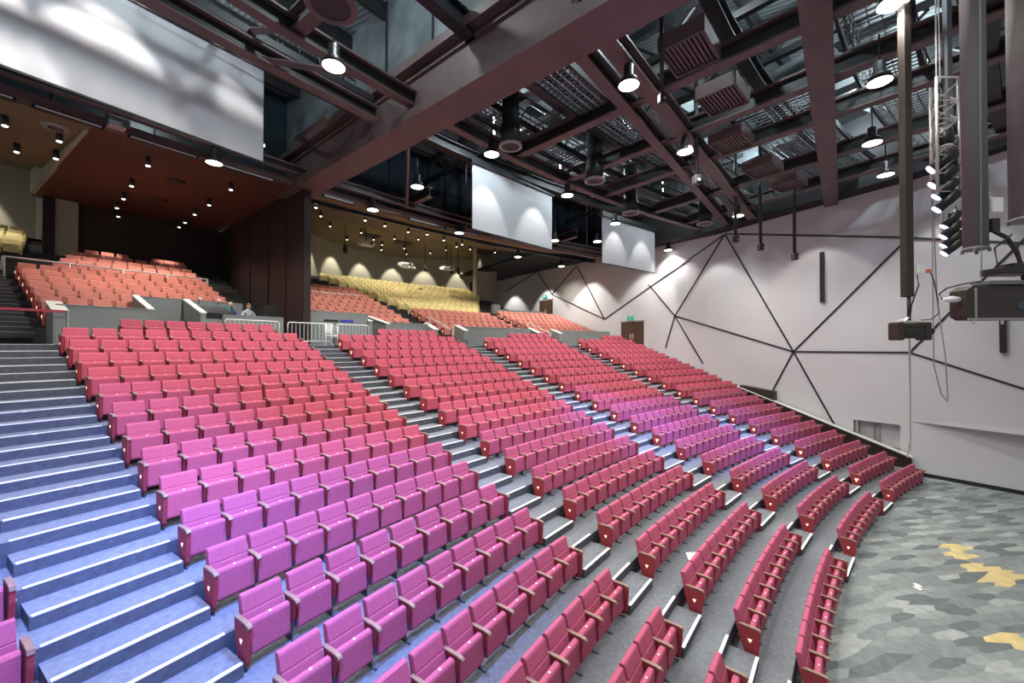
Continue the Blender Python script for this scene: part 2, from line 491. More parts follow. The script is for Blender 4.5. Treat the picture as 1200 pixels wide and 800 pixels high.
aisle('grey carpeted aisle stair with white nosings between second and third seat blocks', .6285, .6018, 0, 18)
aisle('grey carpeted aisle stair with white nosings between third and fourth seat blocks', .5075, .4808, 0, 18)
# riser faces of the tiers, darker strips (structure)
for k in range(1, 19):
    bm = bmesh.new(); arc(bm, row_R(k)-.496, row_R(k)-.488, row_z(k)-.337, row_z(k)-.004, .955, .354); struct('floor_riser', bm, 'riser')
# upper part of the wide stair, rising beside the coral seats
t = empty('aisle_stair', 'dark upper stair with pale nosings beside the coral seats', 'stairs', P(70.4, .87, 6.0))
for u in range(0, 12):
    for h in (0, 1):
        Rn, zn = up_R(u)-.49-.475*h, up_z(u)-.1675*h
        s = part('step', 'dark_carpet', t, lambda bm: arc(bm, Rn, Rn+.5, zn-.168, zn+.002, .90, .8455, 3))
        part('nosing', 'grey_trim', s, lambda bm: arc(bm, Rn-.005, Rn+.04, zn-.008, zn+.007, .90, .8455, 3))

# ------------------------------------------------------------------ walls
bm = bmesh.new()
def wallslab(bm, s0, s1, z0, z1, off=0., th=.3, mi=0):
    pts = [W(s0, z0, off), W(s1, z0, off), W(s1, z0, off-th), W(s0, z0, off-th)]
    a = [bm.verts.new(p) for p in pts]; b = [bm.verts.new(p+Vector((0, 0, z1-z0))) for p in pts]
    fs = [bm.faces.new(a), bm.faces.new(b[::-1])] + [bm.faces.new((a[i], a[(i+1) % 4], b[(i+1) % 4], b[i])) for i in range(4)]
    for f in fs: f.material_index = mi
# niche opening s 3.64..5.4, z .8..2.25 ; build wall around it
wallslab(bm, -14, 3.64, -.1, 15.0); wallslab(bm, 5.4, 44, -.1, 15.0); wallslab(bm, 3.64, 5.4, -.1, .8); wallslab(bm, 3.64, 5.4, 2.25, 15.0)
struct('wall_right', bm, 'white_wall')
bm = bmesh.new(); wallslab(bm, 3.64, 5.4, .8, 2.25, -.32, .05); struct('wall_niche_back', bm, 'wall_pale')
bm = bmesh.new()
for s0, s1 in ((4.42, 4.5), (4.62, 4.66)): wallslab(bm, s0, s1, .8, 2.25, -.22, .1)
wallslab(bm, 5.22, 5.32, .8, 2.25, -.05, .2); wallslab(bm, 3.6, 4.2, .95, 1.1, -.2, .1)
o = struct('trim_1', bm, 'grey_trim')
# faint panel joints on the white wall
bm = bmesh.new()
for s in (.9, 3.26, 6.1, 9.3, 13.0, 17.0, 21.2, 25.5): wallslab(bm, s-.008, s+.008, 1 if s < 9 else 5, 13.5, .003, .003)
struct('trim_2', bm, 'wall_pale')
# bulkhead growing out of the wall to the right, underside shade put into its colour
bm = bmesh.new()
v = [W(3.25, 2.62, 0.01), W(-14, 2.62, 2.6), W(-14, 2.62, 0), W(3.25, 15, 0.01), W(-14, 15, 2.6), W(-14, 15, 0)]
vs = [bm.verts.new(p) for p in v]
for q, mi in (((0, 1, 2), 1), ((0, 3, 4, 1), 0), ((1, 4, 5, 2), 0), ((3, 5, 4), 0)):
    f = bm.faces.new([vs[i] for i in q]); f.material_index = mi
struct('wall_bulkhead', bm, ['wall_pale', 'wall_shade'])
bm = bmesh.new()
n = 14
v = [W(3.25, 2.48, .0), W(-14, 2.48, 2.75), W(-14, 2.80, 2.75), W(3.25, 2.68, .0), W(3.25, 2.48, -.1), W(-14, 2.48, -.1), W(-14, 2.8, -.1), W(3.25, 2.68, -.1)]
vs = [bm.verts.new(p) for p in v]
for q in ((0, 1, 2, 3), (4, 5, 6, 7), (0, 1, 5, 4), (3, 2, 6, 7), (1, 2, 6, 5), (0, 3, 7, 4)): bm.faces.new([vs[i] for i in q])
struct('trim_3', bm, 'white_wall')
# baseboard
bm = bmesh.new(); wallslab(bm, -14, 3.3, 0, .17, .03, .03); struct('baseboard_right', bm, 'black_line')
# black lines on the wall
LINES = [((36.87, 12.31), (30.94, 13.74)), ((30.94, 13.74), (28.69, 11.12)), ((28.69, 11.12), (25.26, 13.43)), ((25.26, 13.43), (21.97, 8.31)),
 ((28.69, 11.12), (21.97, 8.31)), ((21.97, 8.31), (11.87, 13.24)), ((17.61, 10.74), (15.41, 8.2)), ((15.41, 8.2), (16.18, 5.87)), ((15.41, 8.2), (11.87, 13.24)),
 ((15.41, 8.2), (8.04, 5.71)), ((15.41, 8.2), (13.34, 4.84)), ((11.81, 13.22), (8.04, 5.71)), ((8.04, 5.71), (3.56, 10.83)), ((8.04, 5.71), (3.28, 5.72)),
 ((8.04, 5.71), (9.15, 3.33)), ((8.04, 5.71), (6.15, 1.8)), ((3.28, 5.72), (-.6, 4.10)), ((3.28, 5.72), (-.6, 10.9)), ((11.81, 13.28), (3.56, 11.23)), ((3.56, 11.23), (-.6, 9.95))]
for i, ((s0, z0), (s1, z1)) in enumerate(LINES):
    bm = bmesh.new(); d = Vector((s1-s0, z1-z0)); d.normalize(); nx, nz = -d.y*.042, d.x*.042
    def off(s): return .006 + max(0., (3.25-s))*2.6/17.25
    a = []
    for (s, z, sg) in ((s0, z0, 1), (s0, z0, -1), (s1, z1, -1), (s1, z1, 1)): a.append((s+nx*sg, z+nz*sg))
    lo = [bm.verts.new(W(s, z, off(s)+.03)) for s, z in a]; hi = [bm.verts.new(W(s, z, off(s))) for s, z in a]
    bm.faces.new(lo); bm.faces.new(hi[::-1])
    for q in range(4): bm.faces.new((lo[q], lo[(q+1) % 4], hi[(q+1) % 4], hi[q]))
    struct(f'trim_{i+4}', bm, 'black_line')
# vertical black slit openings (speaker slots)
for (s, z0, z1, lab) in ((6.64, 8.40, 11.1, 'tall black slot speaker on the white wall below the ceiling'), (.45, 5.75, 7.5, 'black slot speaker on white wall behind the brown box')):
    bm = bmesh.new(); wallslab(bm, s-.09, s+.09, z0, z1, .16 + max(0., (3.25-s))*.151, .15); o = link('slot_speaker', bm, 'black'); tag(o, lab, 'speaker')
# sloped dark parapet with pale cap beside the fourth block
def sloped(bm, s0, z0, s1, z1, h0, h1, o0, o1, mi):
    v = []
    for s, z, h in ((s0, z0, h0), (s1, z1, h1)):
        for off in (o0, o1):
            for zz in (z-h, z): v.append(bm.verts.new(W(s, zz, off)))
    for q in ((0, 1, 3, 2), (4, 6, 7, 5), (0, 4, 5, 1), (2, 3, 7, 6), (1, 5, 7, 3), (0, 2, 6, 4)):
        f = bm.faces.new([v[i] for i in q]); f.material_index = mi
bm = bmesh.new(); sloped(bm, 10.9, 3.52, 3.2, .86, 1.1, .9, .22, .42, 0); o = struct('wall_stair_parapet', bm, 'brown')
bm = bmesh.new(); sloped(bm, 10.95, 3.57, 3.16, .90, .06, .06, .19, .46, 0); struct('trim_30', bm, 'cap')
bm = bmesh.new(); sloped(bm, 10.8, 3.62, 8.9, 3.40, .25, .9, -.02, .7*.6, 0); o = link('ledge_box', bm, 'dkbrown'); tag(o, 'dark wedge box on the ledge by the white wall at top of sloped parapet', 'box')

bm = bmesh.new()
v = []
for s_, zb in ((-2, 14.1), (12.5, 13.35), (26, 13.6), (40, 13.9)):
    v.append([bm.verts.new(W(s_, z, o_)) for z, o_ in ((zb, .01), (zb, 1.1), (18, 1.1), (18, .01))])
for A, B in zip(v, v[1:]):
    for q in range(4): bm.faces.new((A[q], A[(q+1) % 4], B[(q+1) % 4], B[q]))
bm.faces.new(v[0]); bm.faces.new(v[-1])
struct('ceiling_edge', bm, 'dark_soffit')
# doors
def door(nm, s0, s1, z0, z1, lab):
    bm = bmesh.new(); wallslab(bm, s0, s1, z0, z1, .03, .05); d = struct(nm, bm, 'door'); 
    for a, b in ((s0+.06, (s0+s1)/2-.01), ((s0+s1)/2+.01, s1-.06)):
        bm = bmesh.new(); wallslab(bm, a, b, z0, z1-.06, .06, .04); lf = link('door_leaf', bm, 'door', d)
        bm = bmesh.new(); sm = (s0+s1)/2 + (.12 if a > (s0+s1)/2-.1 else -.12)
        wallslab(bm, sm-.05, sm+.05, z0+.85, z0+1.25, .075, .02); link('push_plate', bm, 'alu', lf)
    bm = bmesh.new(); wallslab(bm, s0-.08, s1+.08, z1, z1+.1, .07, .08); link('door_head', bm, 'grey_trim', d)
door('door_1', 18.05, 20.2, 5.75, 7.95, '')
door('door_2', 28.6, 30.6, 8.45, 10.62, '')
def textmesh(txt, size, name, matn, parent):
    cu = bpy.data.curves.new(name, 'FONT'); cu.body = txt; cu.size = size; cu.align_x = 'CENTER'; cu.align_y = 'CENTER'; cu.extrude = .003
    cu.materials.append(M[matn]); o = bpy.data.objects.new(name, cu); C.objects.link(o); o.parent = parent; return o
for s, z, lab in ((19.2, 8.24, 'small green exit sign above the door by the crimson seats'), (29.7, 11.0, 'small green exit sign above the far door by the coral seats')):
    e = empty('exit_sign', lab, 'sign', W(s, z, .10), math.atan2(WD.y, WD.x))
    bm = bmesh.new(); box(bm, (0, 0, 0), (.62, .06, .32), bev=.01); link('sign_face', bm, 'green', e)
    # running figure and arrow in white
    bm = bmesh.new()
    y = .034
    def sq(pts): bm.faces.new([bm.verts.new((-px, y, pz)) for px, pz in pts])
    sq([(-.05, .07), (-.02, .10), (.01, .07), (-.02, .045)]); sq([(-.05, .04), (.01, .04), (-.01, -.04), (-.06, -.04)])
    sq([(-.06, -.04), (-.02, -.04), (-.10, -.12), (-.13, -.12)]); sq([(-.03, -.04), (.0, -.04), (.05, -.12), (.02, -.12)])
    sq([(.10, .015), (.19, .015), (.19, -.015), (.10, -.015)]); sq([(.19, .05), (.25, .0), (.19, -.05)])
    link('running_figure', bm, 'white', e)
    bm = bmesh.new(); tube(bm, [(0, -.02, .16), (0, -.02, .3)], .012, 6); link('hanger', bm, 'alu', e)

# ------------------------------------------------------------------ parapets and front-of-house booth
def parapet(nm, ta, tb, top, R=70.0, z0=6.066, th=.16, cap=None, extra=None):
    bm = bmesh.new(); arc(bm, R, R+th, z0, top, ta, tb); o = struct(nm, bm, 'parapet')
    bm = bmesh.new(); arc(bm, R-.015, R+th+.015, top, top+.035, ta, tb); struct('trim_31', bm, cap or 'parapet')
parapet('wall_parapet_1', .8395, .808, 7.30)
parapet('wall_parapet_2', .728, .686, 7.66)
parapet('wall_parapet_3', .670, .632, 7.29)
parapet('wall_parapet_4', .600, .512, 7.24)
parapet('wall_parapet_5', .480, .374, 7.20)
parapet('wall_parapet_6', .807, .757, 7.93, R=72.1, z0=6.3)
parapet('wall_parapet_7', .776, .744, 7.25)
parapet('wall_parapet_8', .8065, .786, 7.0, R=71.6, z0=6.05)
bm = bmesh.new(); arc(bm, 70.0, 72.2, 6.0, 6.45, .786, .745); struct('floor_booth', bm, 'dark_carpet')
# wing walls with sloping pale caps at the stair openings
def wing(th, Ra, za, Rb, zb, w=.0024, z0=6.07, name='wall_wing', cap=True):
    bm = bmesh.new(); arc(bm, Ra, Rb, z0, za, th+w, th-w, 1, z1b=zb); struct(name, bm, 'parapet')
    if cap:
        bm = bmesh.new(); arc(bm, Ra-.02, Rb+.02, za, za+.05, th+w*1.25, th-w*1.25, 1, z0b=zb, z1b=zb+.05); struct('trim_32', bm, 'cap')
wing(.8395, 69.4, 7.05, 70.5, 7.40, w=.0020); wing(.8075, 70.0, 7.30, 72.1, 7.95, w=.0011)
wing(.786, 69.9, 7.27, 72.0, 7.93, w=.0012); wing(.685, 69.9, 7.3, 71.6, 7.72, w=.0016); wing(.672, 69.7, 7.20, 71.9, 7.70, w=.0016)
wing(.632, 69.3, 6.95, 70.3, 7.35, w=.002); wing(.601, 69.3, 6.95, 70.3, 7.31, w=.002)
wing(.512, 69.3, 6.95, 70.3, 7.31, w=.0022); wing(.481, 69.3, 6.95, 70.3, 7.28, w=.0022)
# stairs in the openings
for ta, tb, lab in ((.630, .603, 'short dark stair through the grey parapet to coral seats, second opening'), (.510, .483, 'short dark stair through the grey parapet to coral seats, last opening')):
    t = empty('parapet_stair', lab, 'stairs', P(70, (ta+tb)/2, 6.07))
    for h in range(4):
        s = part('step', 'dark_carpet', t, lambda bm: arc(bm, 69.4+.3*h, 70.6, 6.07+.15*h, 6.22+.15*h, ta-.0015, tb+.0015, 2))
# handrails in those openings
def rail_obj(lab, pts, posts, r=.022, name='handrail', m='cap', cat='handrail'):
    t = empty(name, lab, cat, pts[0])
    part('rail', m, t, lambda bm: tube(bm, pts, r, 8))
    for a, b in posts: part('post', m, t, lambda bm: tube(bm, [a, b], r*.9, 8))
    return t
for tc, lab in ((.617, 'pale sloping handrail in the second parapet opening'), (.498, 'pale sloping handrail in the last parapet opening')):
    rail_obj(lab, [P(69.0, tc, 6.95), P(69.3, tc, 7.0), P(71.6, tc, 7.85), P(71.8, tc, 7.85)], [(P(69.1, tc, 6.07), P(69.1, tc, 6.96)), (P(71.7, tc, 6.6), P(71.7, tc, 7.85))], r=.03)
# long pale guard rail across the coral seats
Rg = up_R(7)-.55; zg = up_z(6)+.98
rail_obj('long pale guard rail running across the coral seats before the back rows', [P(Rg, .846, zg-.55), P(Rg, .8455, zg)]+[P(Rg, .845-.0875*i/14, zg) for i in range(15)]+[P(Rg, .757, zg-.55)],
         [(P(Rg, t_, up_z(6)), P(Rg, t_, zg)) for t_ in (.845, .822, .80, .779, .758)], r=.035)
rail_obj('pale guard rail across the coral seats beneath the yellow section', [P(Rg-.2, .72-.075*i/10, zg-.1) for i in range(11)], [(P(Rg-.2, t_, up_z(6)), P(Rg-.2, t_, zg-.1)) for t_ in (.70, .675, .65)], r=.03)
# red belt across the wide stair with a post
t = empty('belt_barrier', 'red belt barrier stretched across the wide stair by the grey parapet', 'barrier', P(69.2, .838, 6.066))
part('belt', 'red_rail', t, lambda bm: [beam(bm, P(69.2, .838, 7.02), P(69.2, .862, 7.02), .012, .07, solid=True), beam(bm, P(69.2, .862, 7.02), P(69.2, .89, 7.02), .012, .07, solid=True)])
part('post', 'greysteel', t, lambda bm: lathe(bm, [(.16, 0), (.16, .02), (.03, .04), (.03, 1.02), (.0, 1.04)], P(69.2, .8378, 6.066), 12))

# crowd barriers in front of the booth
def barrier(ta, tb, lab, R=69.2, h=.98):
    t = empty('crowd_barrier', lab, 'barrier', P(R, (ta+tb)/2, 6.066))
    z = 6.066
    part('frame', 'white', t, lambda bm: tube(bm, [P(R, ta, z+.1), P(R, ta, z+h-.06), P(R, ta-(ta-tb)*.03, z+h)]+[P(R, ta-(ta-tb)*q/8, z+h) for q in range(1, 8)]+[P(R, tb+(ta-tb)*.03, z+h), P(R, tb, z+h-.06), P(R, tb, z+.1)], .024, 8))
    part('bottom_rail', 'white', t, lambda bm: tube(bm, [P(R, ta, z+.18), P(R, tb, z+.18)], .02, 8))
    n = int((ta-tb)*R/.16)
    for i in range(1, n): part('bar', 'white', t, lambda bm: tube(bm, [P(R, ta-(ta-tb)*i/n, z+.18), P(R, ta-(ta-tb)*i/n, z+h)], .010, 6))
    for q in (ta-.002, tb+.002): part('foot', 'white', t, lambda bm: tube(bm, [P(R-.25, q, z+.02), P(R, q, z+.12), P(R+.25, q, z+.02)], .02, 8))
barrier(.779, .751, 'white crowd barrier before the sound desk with the two people')
barrier(.746, .717, 'white crowd barrier under the brown partition')
barrier(.7155, .692, 'white crowd barrier before the grey wall with the blue strip')
# folding trolley / white frame at the barrier
t = empty('folding_frame', 'white tubular folding frame between the crowd barriers', 'frame', P(68.9, .722, 6.066))
for q, th_ in enumerate((.7245, .7205, .7165)):
    part('upright', 'white', t, lambda bm: tube(bm, [P(68.9, th_, 6.07), P(68.9, th_, 7.05-.05*q)], .03, 8))
part('panel', 'white', t, lambda bm: arc(bm, 68.95, 69.0, 6.6, 7.0, .7245, .7205, 1))
part('crossbar', 'white', t, lambda bm: tube(bm, [P(68.9, .7245, 6.5), P(68.9, .7165, 6.5)], .025, 8))
bm = bmesh.new(); arc(bm, 69.1, 69.6, 6.066, 6.55, .7105, .7065, 1); o = link('equipment_case', bm, 'black'); tag(o, 'black equipment case at the back end of the second seat block', 'case')
for ta, tb, lab in ((.7185, .7085, 'low dark step box at head of the stair beside the second block'), (.6145, .6035, 'low dark step box at head of the stair beside the third block'), (.495, .484, 'low dark step box at head of the stair beside the fourth block')):
    bm = bmesh.new(); arc(bm, 68.9, 69.3, 6.068, 6.42, ta, tb, 2); o = link('step_box', bm, 'greysteel'); tag(o, lab, 'box')
# grey wall signs: pale lettering strip and blue strip
bm = bmesh.new(); arc(bm, 69.97, 69.99, 7.20, 7.32, .7072, .6975, 4); o = link('blue_strip_sign', bm, 'blue_sign'); tag(o, 'blue strip sign on the grey wall behind white barrier', 'sign')
bm = bmesh.new(); arc(bm, 69.97, 69.99, 7.20, 7.30, .7185, .7085, 4); o = link('dark_strip_sign', bm, 'black'); tag(o, 'dark strip sign with pale edge on grey wall beside the blue strip', 'sign')
# sound desk
t = empty('mixing_console', 'long black mixing console on the grey booth counter', 'mixing desk', P(70.5, .775, 7.1))
part('console_body', 'black', t, lambda bm: arc(bm, 70.3, 71.1, 7.10, 7.34, .785, .7690, 6, z1b=7.55))
part('meter_bridge', 'greysteel', t, lambda bm: arc(bm, 71.0, 71.1, 7.5, 7.66, .785, .7690, 6))
part('desk_frame', 'parapet', t, lambda bm: arc(bm, 70.2, 71.0, 6.45, 7.10, .785, .748, 6))
t = empty('computer_monitor', 'black monitor screen on the booth counter beside the seated people', 'monitor', P(70.6, .7485, 7.1))
part('screen_panel', 'black', t, lambda bm: arc(bm, 70.6, 70.65, 7.35, 7.85, .752, .7435, 1))
part('stand', 'black', t, lambda bm: arc(bm, 70.58, 70.72, 7.10, 7.36, .7485, .7475, 1))
for th_, r_, lab in ((.7835, .1, 'small pale desk lamp left on the sound console'), (.7745, .1, 'small pale desk lamp in the middle of the sound console')):
    t = empty('desk_lamp', lab, 'lamp', P(71.05, th_, 7.72))
    part('stem', 'black', t, lambda bm: tube(bm, [P(71.05, th_, 7.72), P(71.0, th_, 7.95)], .01, 6))
    part('lamp_head', 'white', t, lambda bm: tube(bm, [P(71.0, th_, 7.95), P(70.85, th_, 7.93)], .05, 8))

# seated people at the desk: one skinned body each
def person(loc, rz, lab, hairm, shirtm, lean):
    root = empty('person', lab, 'person', loc, rz)
    V = [(0, 0, .45), (0, -.02, .62), (0, -.06-lean, .86), (0, -.09-lean, 1.02), (0, -.11-lean, 1.12), (0, -.14-lean, 1.27),
         (-.20, -.06-lean, .97), (-.25, -.16-lean, .74), (-.16, -.42-lean, .72), (-.13, -.50-lean, .71),
         (.20, -.06-lean, .97), (.25, -.16-lean, .74), (.16, -.42-lean, .72), (.13, -.50-lean, .71),
         (-.11, -.05, .46), (-.12, -.45, .47), (-.12, -.45, .06), (-.12, -.57, .03),
         (.11, -.05, .46), (.12, -.45, .47), (.12, -.45, .06), (.12, -.57, .03)]
    E_ = [(0, 1), (1, 2), (2, 3), (3, 4), (4, 5), (3, 6), (6, 7), (7, 8), (8, 9), (3, 10), (10, 11), (11, 12), (12, 13), (0, 14), (14, 15), (15, 16), (16, 17), (0, 18), (18, 19), (19, 20), (20, 21)]
    Rr = [.14, .135, .15, .11, .055, .105, .065, .05, .036, .03, .065, .05, .036, .03, .085, .065, .05, .04, .085, .065, .05, .04]
    me = bpy.data.meshes.new('body'); me.from_pydata(V, E_, []); me.materials.append(M[shirtm]); me.materials.append(M['skin'])
    b = bpy.data.objects.new('body', me); C.objects.link(b); b.parent = root
    b.modifiers.new('skin', 'SKIN'); b.modifiers.new('sub', 'SUBSURF').levels = 2; b.modifiers['sub'].render_levels = 2
    for i, sv in enumerate(me.skin_vertices[0].data): sv.radius = (Rr[i], Rr[i]); sv.use_root = (i == 0)
    bm = bmesh.new(); t2 = bmesh.new(); bmesh.ops.create_uvsphere(t2, u_segments=16, v_segments=10, radius=1)
    for v in t2.verts: v.co = Vector((v.co.x*.082, v.co.y*.10, v.co.z*.125))
    merge(bm, t2, Matrix.Translation((0, -.15-lean, 1.26)))
    box(bm, (0, -.255-lean, 1.245), (.025, .03, .04), bev=.008)
    for sx in (-1, 1): box(bm, (sx*.085, -.14-lean, 1.255), (.018, .04, .06), bev=.006)
    link('head', bm, 'skin', root)
    bm = bmesh.new()
    for sx in (-1, 1): box(bm, (sx*.033, -.243-lean, 1.275), (.022, .012, .01))
    box(bm, (0, -.243-lean, 1.205), (.045, .012, .008)); link('face_features', bm, 'hair2', root)
    bm = bmesh.new(); t2 = bmesh.new(); bmesh.ops.create_uvsphere(t2, u_segments=16, v_segments=10, radius=1)
    bmesh.ops.delete(t2, geom=[v for v in t2.verts if v.co.z < -.1 and v.co.y < .2 or v.co.z < -.55], context='VERTS')
    for v in t2.verts: v.co = Vector((v.co.x*.092, v.co.y*.108+.012, v.co.z*.125+.018))
    merge(bm, t2, Matrix.Translation((0, -.15-lean, 1.26))); link('hair', bm, hairm, root)
    bm = bmesh.new()
    for sx in (-1, 1):
        for f_ in range(4): tube(bm, [(sx*(.13-.012*1.5+.012*f_), -.50-lean, .71), (sx*(.13-.018+.012*f_), -.555-lean, .715), (sx*(.13-.018+.012*f_), -.59-lean+.006*abs(f_-1.5), .70)], [.010, .009, .007], 6)
        tube(bm, [(sx*.105, -.48-lean, .71), (sx*.085, -.53-lean, .712)], [.011, .008], 6)
    link('fingers', bm, 'skin', root)
    return root
person(P(71.75, .7655, 6.56), .7655-PI/2, 'seated person with pale hair in dark blue top at the sound desk', 'hair', 'shirt', .0)
person(P(71.75, .7560, 6.56), .7560-PI/2, 'seated person with brown hair in grey top beside the monitor', 'hair2', 'shirt2', .06)
for th_, lab in ((.7655, 'dark stool under the person in dark blue'), (.7560, 'dark stool under the person in grey top')):
    t = empty('stool', lab, 'stool', P(71.75, th_, 6.45))
    part('seat', 'black', t, lambda bm: lathe(bm, [(.18, .38), (.2, .41), (.17, .44)], P(71.75, th_, 6.45), 14))
    part('column', 'greysteel', t, lambda bm: lathe(bm, [(.2, 0), (.2, .02), (.03, .05), (.03, .39)], P(71.75, th_, 6.45), 10))
# teal jacket hung beside the first person
bm = bmesh.new(); arc(bm, 71.2, 71.3, 7.3, 7.72, .7695, .7675, 2); o = link('folded_jacket', bm, 'teal'); tag(o, 'teal folded jacket beside the person in dark blue', 'jacket')

# ------------------------------------------------------------------ partition, back walls, soffits
bm = bmesh.new(); arc(bm, 69.4, 83, 6.07, 13.3, .7355, .7310, 1); struct('wall_partition', bm, 'brown')
bm = bmesh.new()
for R in (69.45, 71.3, 73.4, 76, 79): arc(bm, R, R+.05, 6.1, 13.1, .7362, .7355, 1)
struct('trim_33', bm, 'black')
bm = bmesh.new(); arc(bm, 82.4, 82.6, 8, 14.2, .812, .733); struct('wall_back', bm, 'brown')
bm = bmesh.new(); arc(bm, 69.9, 82.6, 13.15, 13.35, .829, .733, z0b=13.55, z1b=13.75); struct('ceiling_soffit_rust', bm, 'brown_soffit')
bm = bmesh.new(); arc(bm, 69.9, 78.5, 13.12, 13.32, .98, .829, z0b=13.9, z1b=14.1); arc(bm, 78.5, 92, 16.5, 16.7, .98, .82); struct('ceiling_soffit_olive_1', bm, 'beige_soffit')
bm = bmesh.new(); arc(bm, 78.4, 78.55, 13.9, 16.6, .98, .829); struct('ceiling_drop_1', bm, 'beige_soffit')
bm = bmesh.new(); arc(bm, 70.5, 82.0, 13.17, 13.65, .8305, .8285, 1, z0b=13.53, z1b=14.6); struct('wall_ceiling_step', bm, 'beige')
bm = bmesh.new(); arc(bm, 88.6, 88.8, 9, 16.6, .98, .818); arc(bm, 82, 88.7, 9, 16.6, .8205, .8175, 1); struct('wall_apse_1', bm, 'beige')
bm = bmesh.new(); arc(bm, 82.0, 82.4, 9, 14.2, .8195, .8105, 1); struct('pillar', bm, 'beige')
bm = bmesh.new(); arc(bm, 81.9, 82.0, 9, 14.2, .8255, .8205, 1); struct('pillar_dark', bm, 'brown')
# right bay : olive soffit and apse
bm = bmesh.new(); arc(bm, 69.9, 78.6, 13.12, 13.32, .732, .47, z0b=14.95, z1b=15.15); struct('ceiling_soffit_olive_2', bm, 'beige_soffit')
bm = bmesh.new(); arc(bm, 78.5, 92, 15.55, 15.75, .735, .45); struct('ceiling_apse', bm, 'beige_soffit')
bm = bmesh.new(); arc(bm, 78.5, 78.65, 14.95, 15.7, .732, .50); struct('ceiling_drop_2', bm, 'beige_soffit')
# curved apse wall as an arc of its own
def apse(bm, c, r, a0, a1, z0, z1, n=24):
    prev = None
    for i in range(n+1):
        a = a0+(a1-a0)*i/n; p = c + Vector((math.cos(a), math.sin(a), 0))*r
        q = [bm.verts.new((p.x, p.y, z0)), bm.verts.new((p.x, p.y, z1))]
        if prev: bm.faces.new((prev[0], q[0], q[1], prev[1]))
        prev = q
bm = bmesh.new(); apse(bm, P(78.5, .556, 0), 10.6, .556-1.12, .556+1.3, 7.5, 15.7); struct('wall_apse_2', bm, 'beige')
bm = bmesh.new(); arc(bm, 83.1, 83.6, 7.5, 15.7, .4715, .4665, 1); struct('pillar_dark_2', bm, 'brown')
bm = bmesh.new(); apse(bm, P(81.0, .4665, 0), 1.6, -.6, 2.2, 7.5, 15.7, 10); struct('wall_apse_3', bm, 'beige')
# far corner behind the fourth block of coral seats
bm = bmesh.new(); arc(bm, 88.5, 88.7, 8.4, 14.6, .47, .395); struct('wall_back_corner', bm, 'white_wall')
bm = bmesh.new(); arc(bm, 77.3, 77.5, 8.3, 9.35, .482, .415); arc(bm, 77.2, 77.6, 7.8, 9.75, .491, .4815, 1); struct('wall_parapet_9', bm, 'parapet')
bm = bmesh.new(); arc(bm, 84.0, 86, 8.4, 9.3, .455, .41); struct('floor_ledge', bm, 'parapet')
bm = bmesh.new(); arc(bm, 85.5, 85.8, 9.3, 11.8, .452, .425, 2); arc(bm, 85.2, 85.9, 11.8, 12.05, .458, .422, 2); struct('wall_portal', bm, 'parapet')
bm = bmesh.new(); arc(bm, 84.9, 85.0, 9.3, 12.9, .4660, .4630, 1); struct('door_3', bm, 'black')
rail_obj('white sloping stair rail in the far corner by the beige pillar', [P(84.0, .459, 11.0), P(81.5, .449, 9.7)], [(P(84, .459, 9), P(84, .459, 11.0)), (P(81.5, .449, 8.5), P(81.5, .449, 9.7))], r=.05)
# dark soffit toward the white wall
bm = bmesh.new()
arc(bm, 69.9, 89, 13.75, 13.95, .472, .34); struct('ceiling_soffit_black', bm, 'dark_soffit')
# soffit edge fascia and vertical dark glazing above it
bm = bmesh.new(); arc(bm, 69.6, 69.9, 13.15, 13.42, .98, .737); arc(bm, 69.6, 69.9, 13.15, 13.42, .731, .36); struct('trim_34', bm, 'steelbeam')
bm = bmesh.new(); arc(bm, 71.6, 71.8, 13.3, 18.4, .98, .36); struct('wall_upper_glazing', bm, 'blue_glass')
bm = bmesh.new()
for i in range(34): 
    th_ = .365+.0182*i
    arc(bm, 71.5, 71.6, 13.4, 18.2, th_+.0004, th_-.0004, 1)
struct('trim_35', bm, 'blacksteel')
# light battens along the soffit edge
for (ta, tb, lab) in ((.90, .852, 'long slim batten light on soffit edge at far left of the big screen'), (.848, .826, 'long slim batten light on soffit edge over the left bay'), (.818, .79, 'slim batten light on soffit edge under the big screen'), (.786, .752, 'slim batten light on soffit edge ending at the girder'),
                    (.722, .70, 'slim batten light on soffit edge right of the partition'), (.655, .625, 'slim batten light on soffit edge above the yellow seats'), (.62, .585, 'slim batten light on soffit edge under the middle screen')):
    t = empty('batten_light', lab, 'light', P(69.5, (ta+tb)/2, 13.1))
    part('housing', 'blacksteel', t, lambda bm: arc(bm, 69.6, 69.76, 13.03, 13.155, ta, tb, 6))
    part('diffuser', 'cap', t, lambda bm: arc(bm, 69.58, 69.6, 13.06, 13.11, ta-.001, tb+.001, 6))
t = empty('junction_box', 'pale blue junction box between battens on the left soffit edge', 'box', P(69.4, .822, 13.3))
part('casing', 'duct', t, lambda bm: arc(bm, 69.25, 69.6, 13.15, 13.45, .8255, .8195, 1))
part('cover', 'blacksteel', t, lambda bm: arc(bm, 69.15, 69.2, 13.2, 13.42, .8205, .8185, 1))

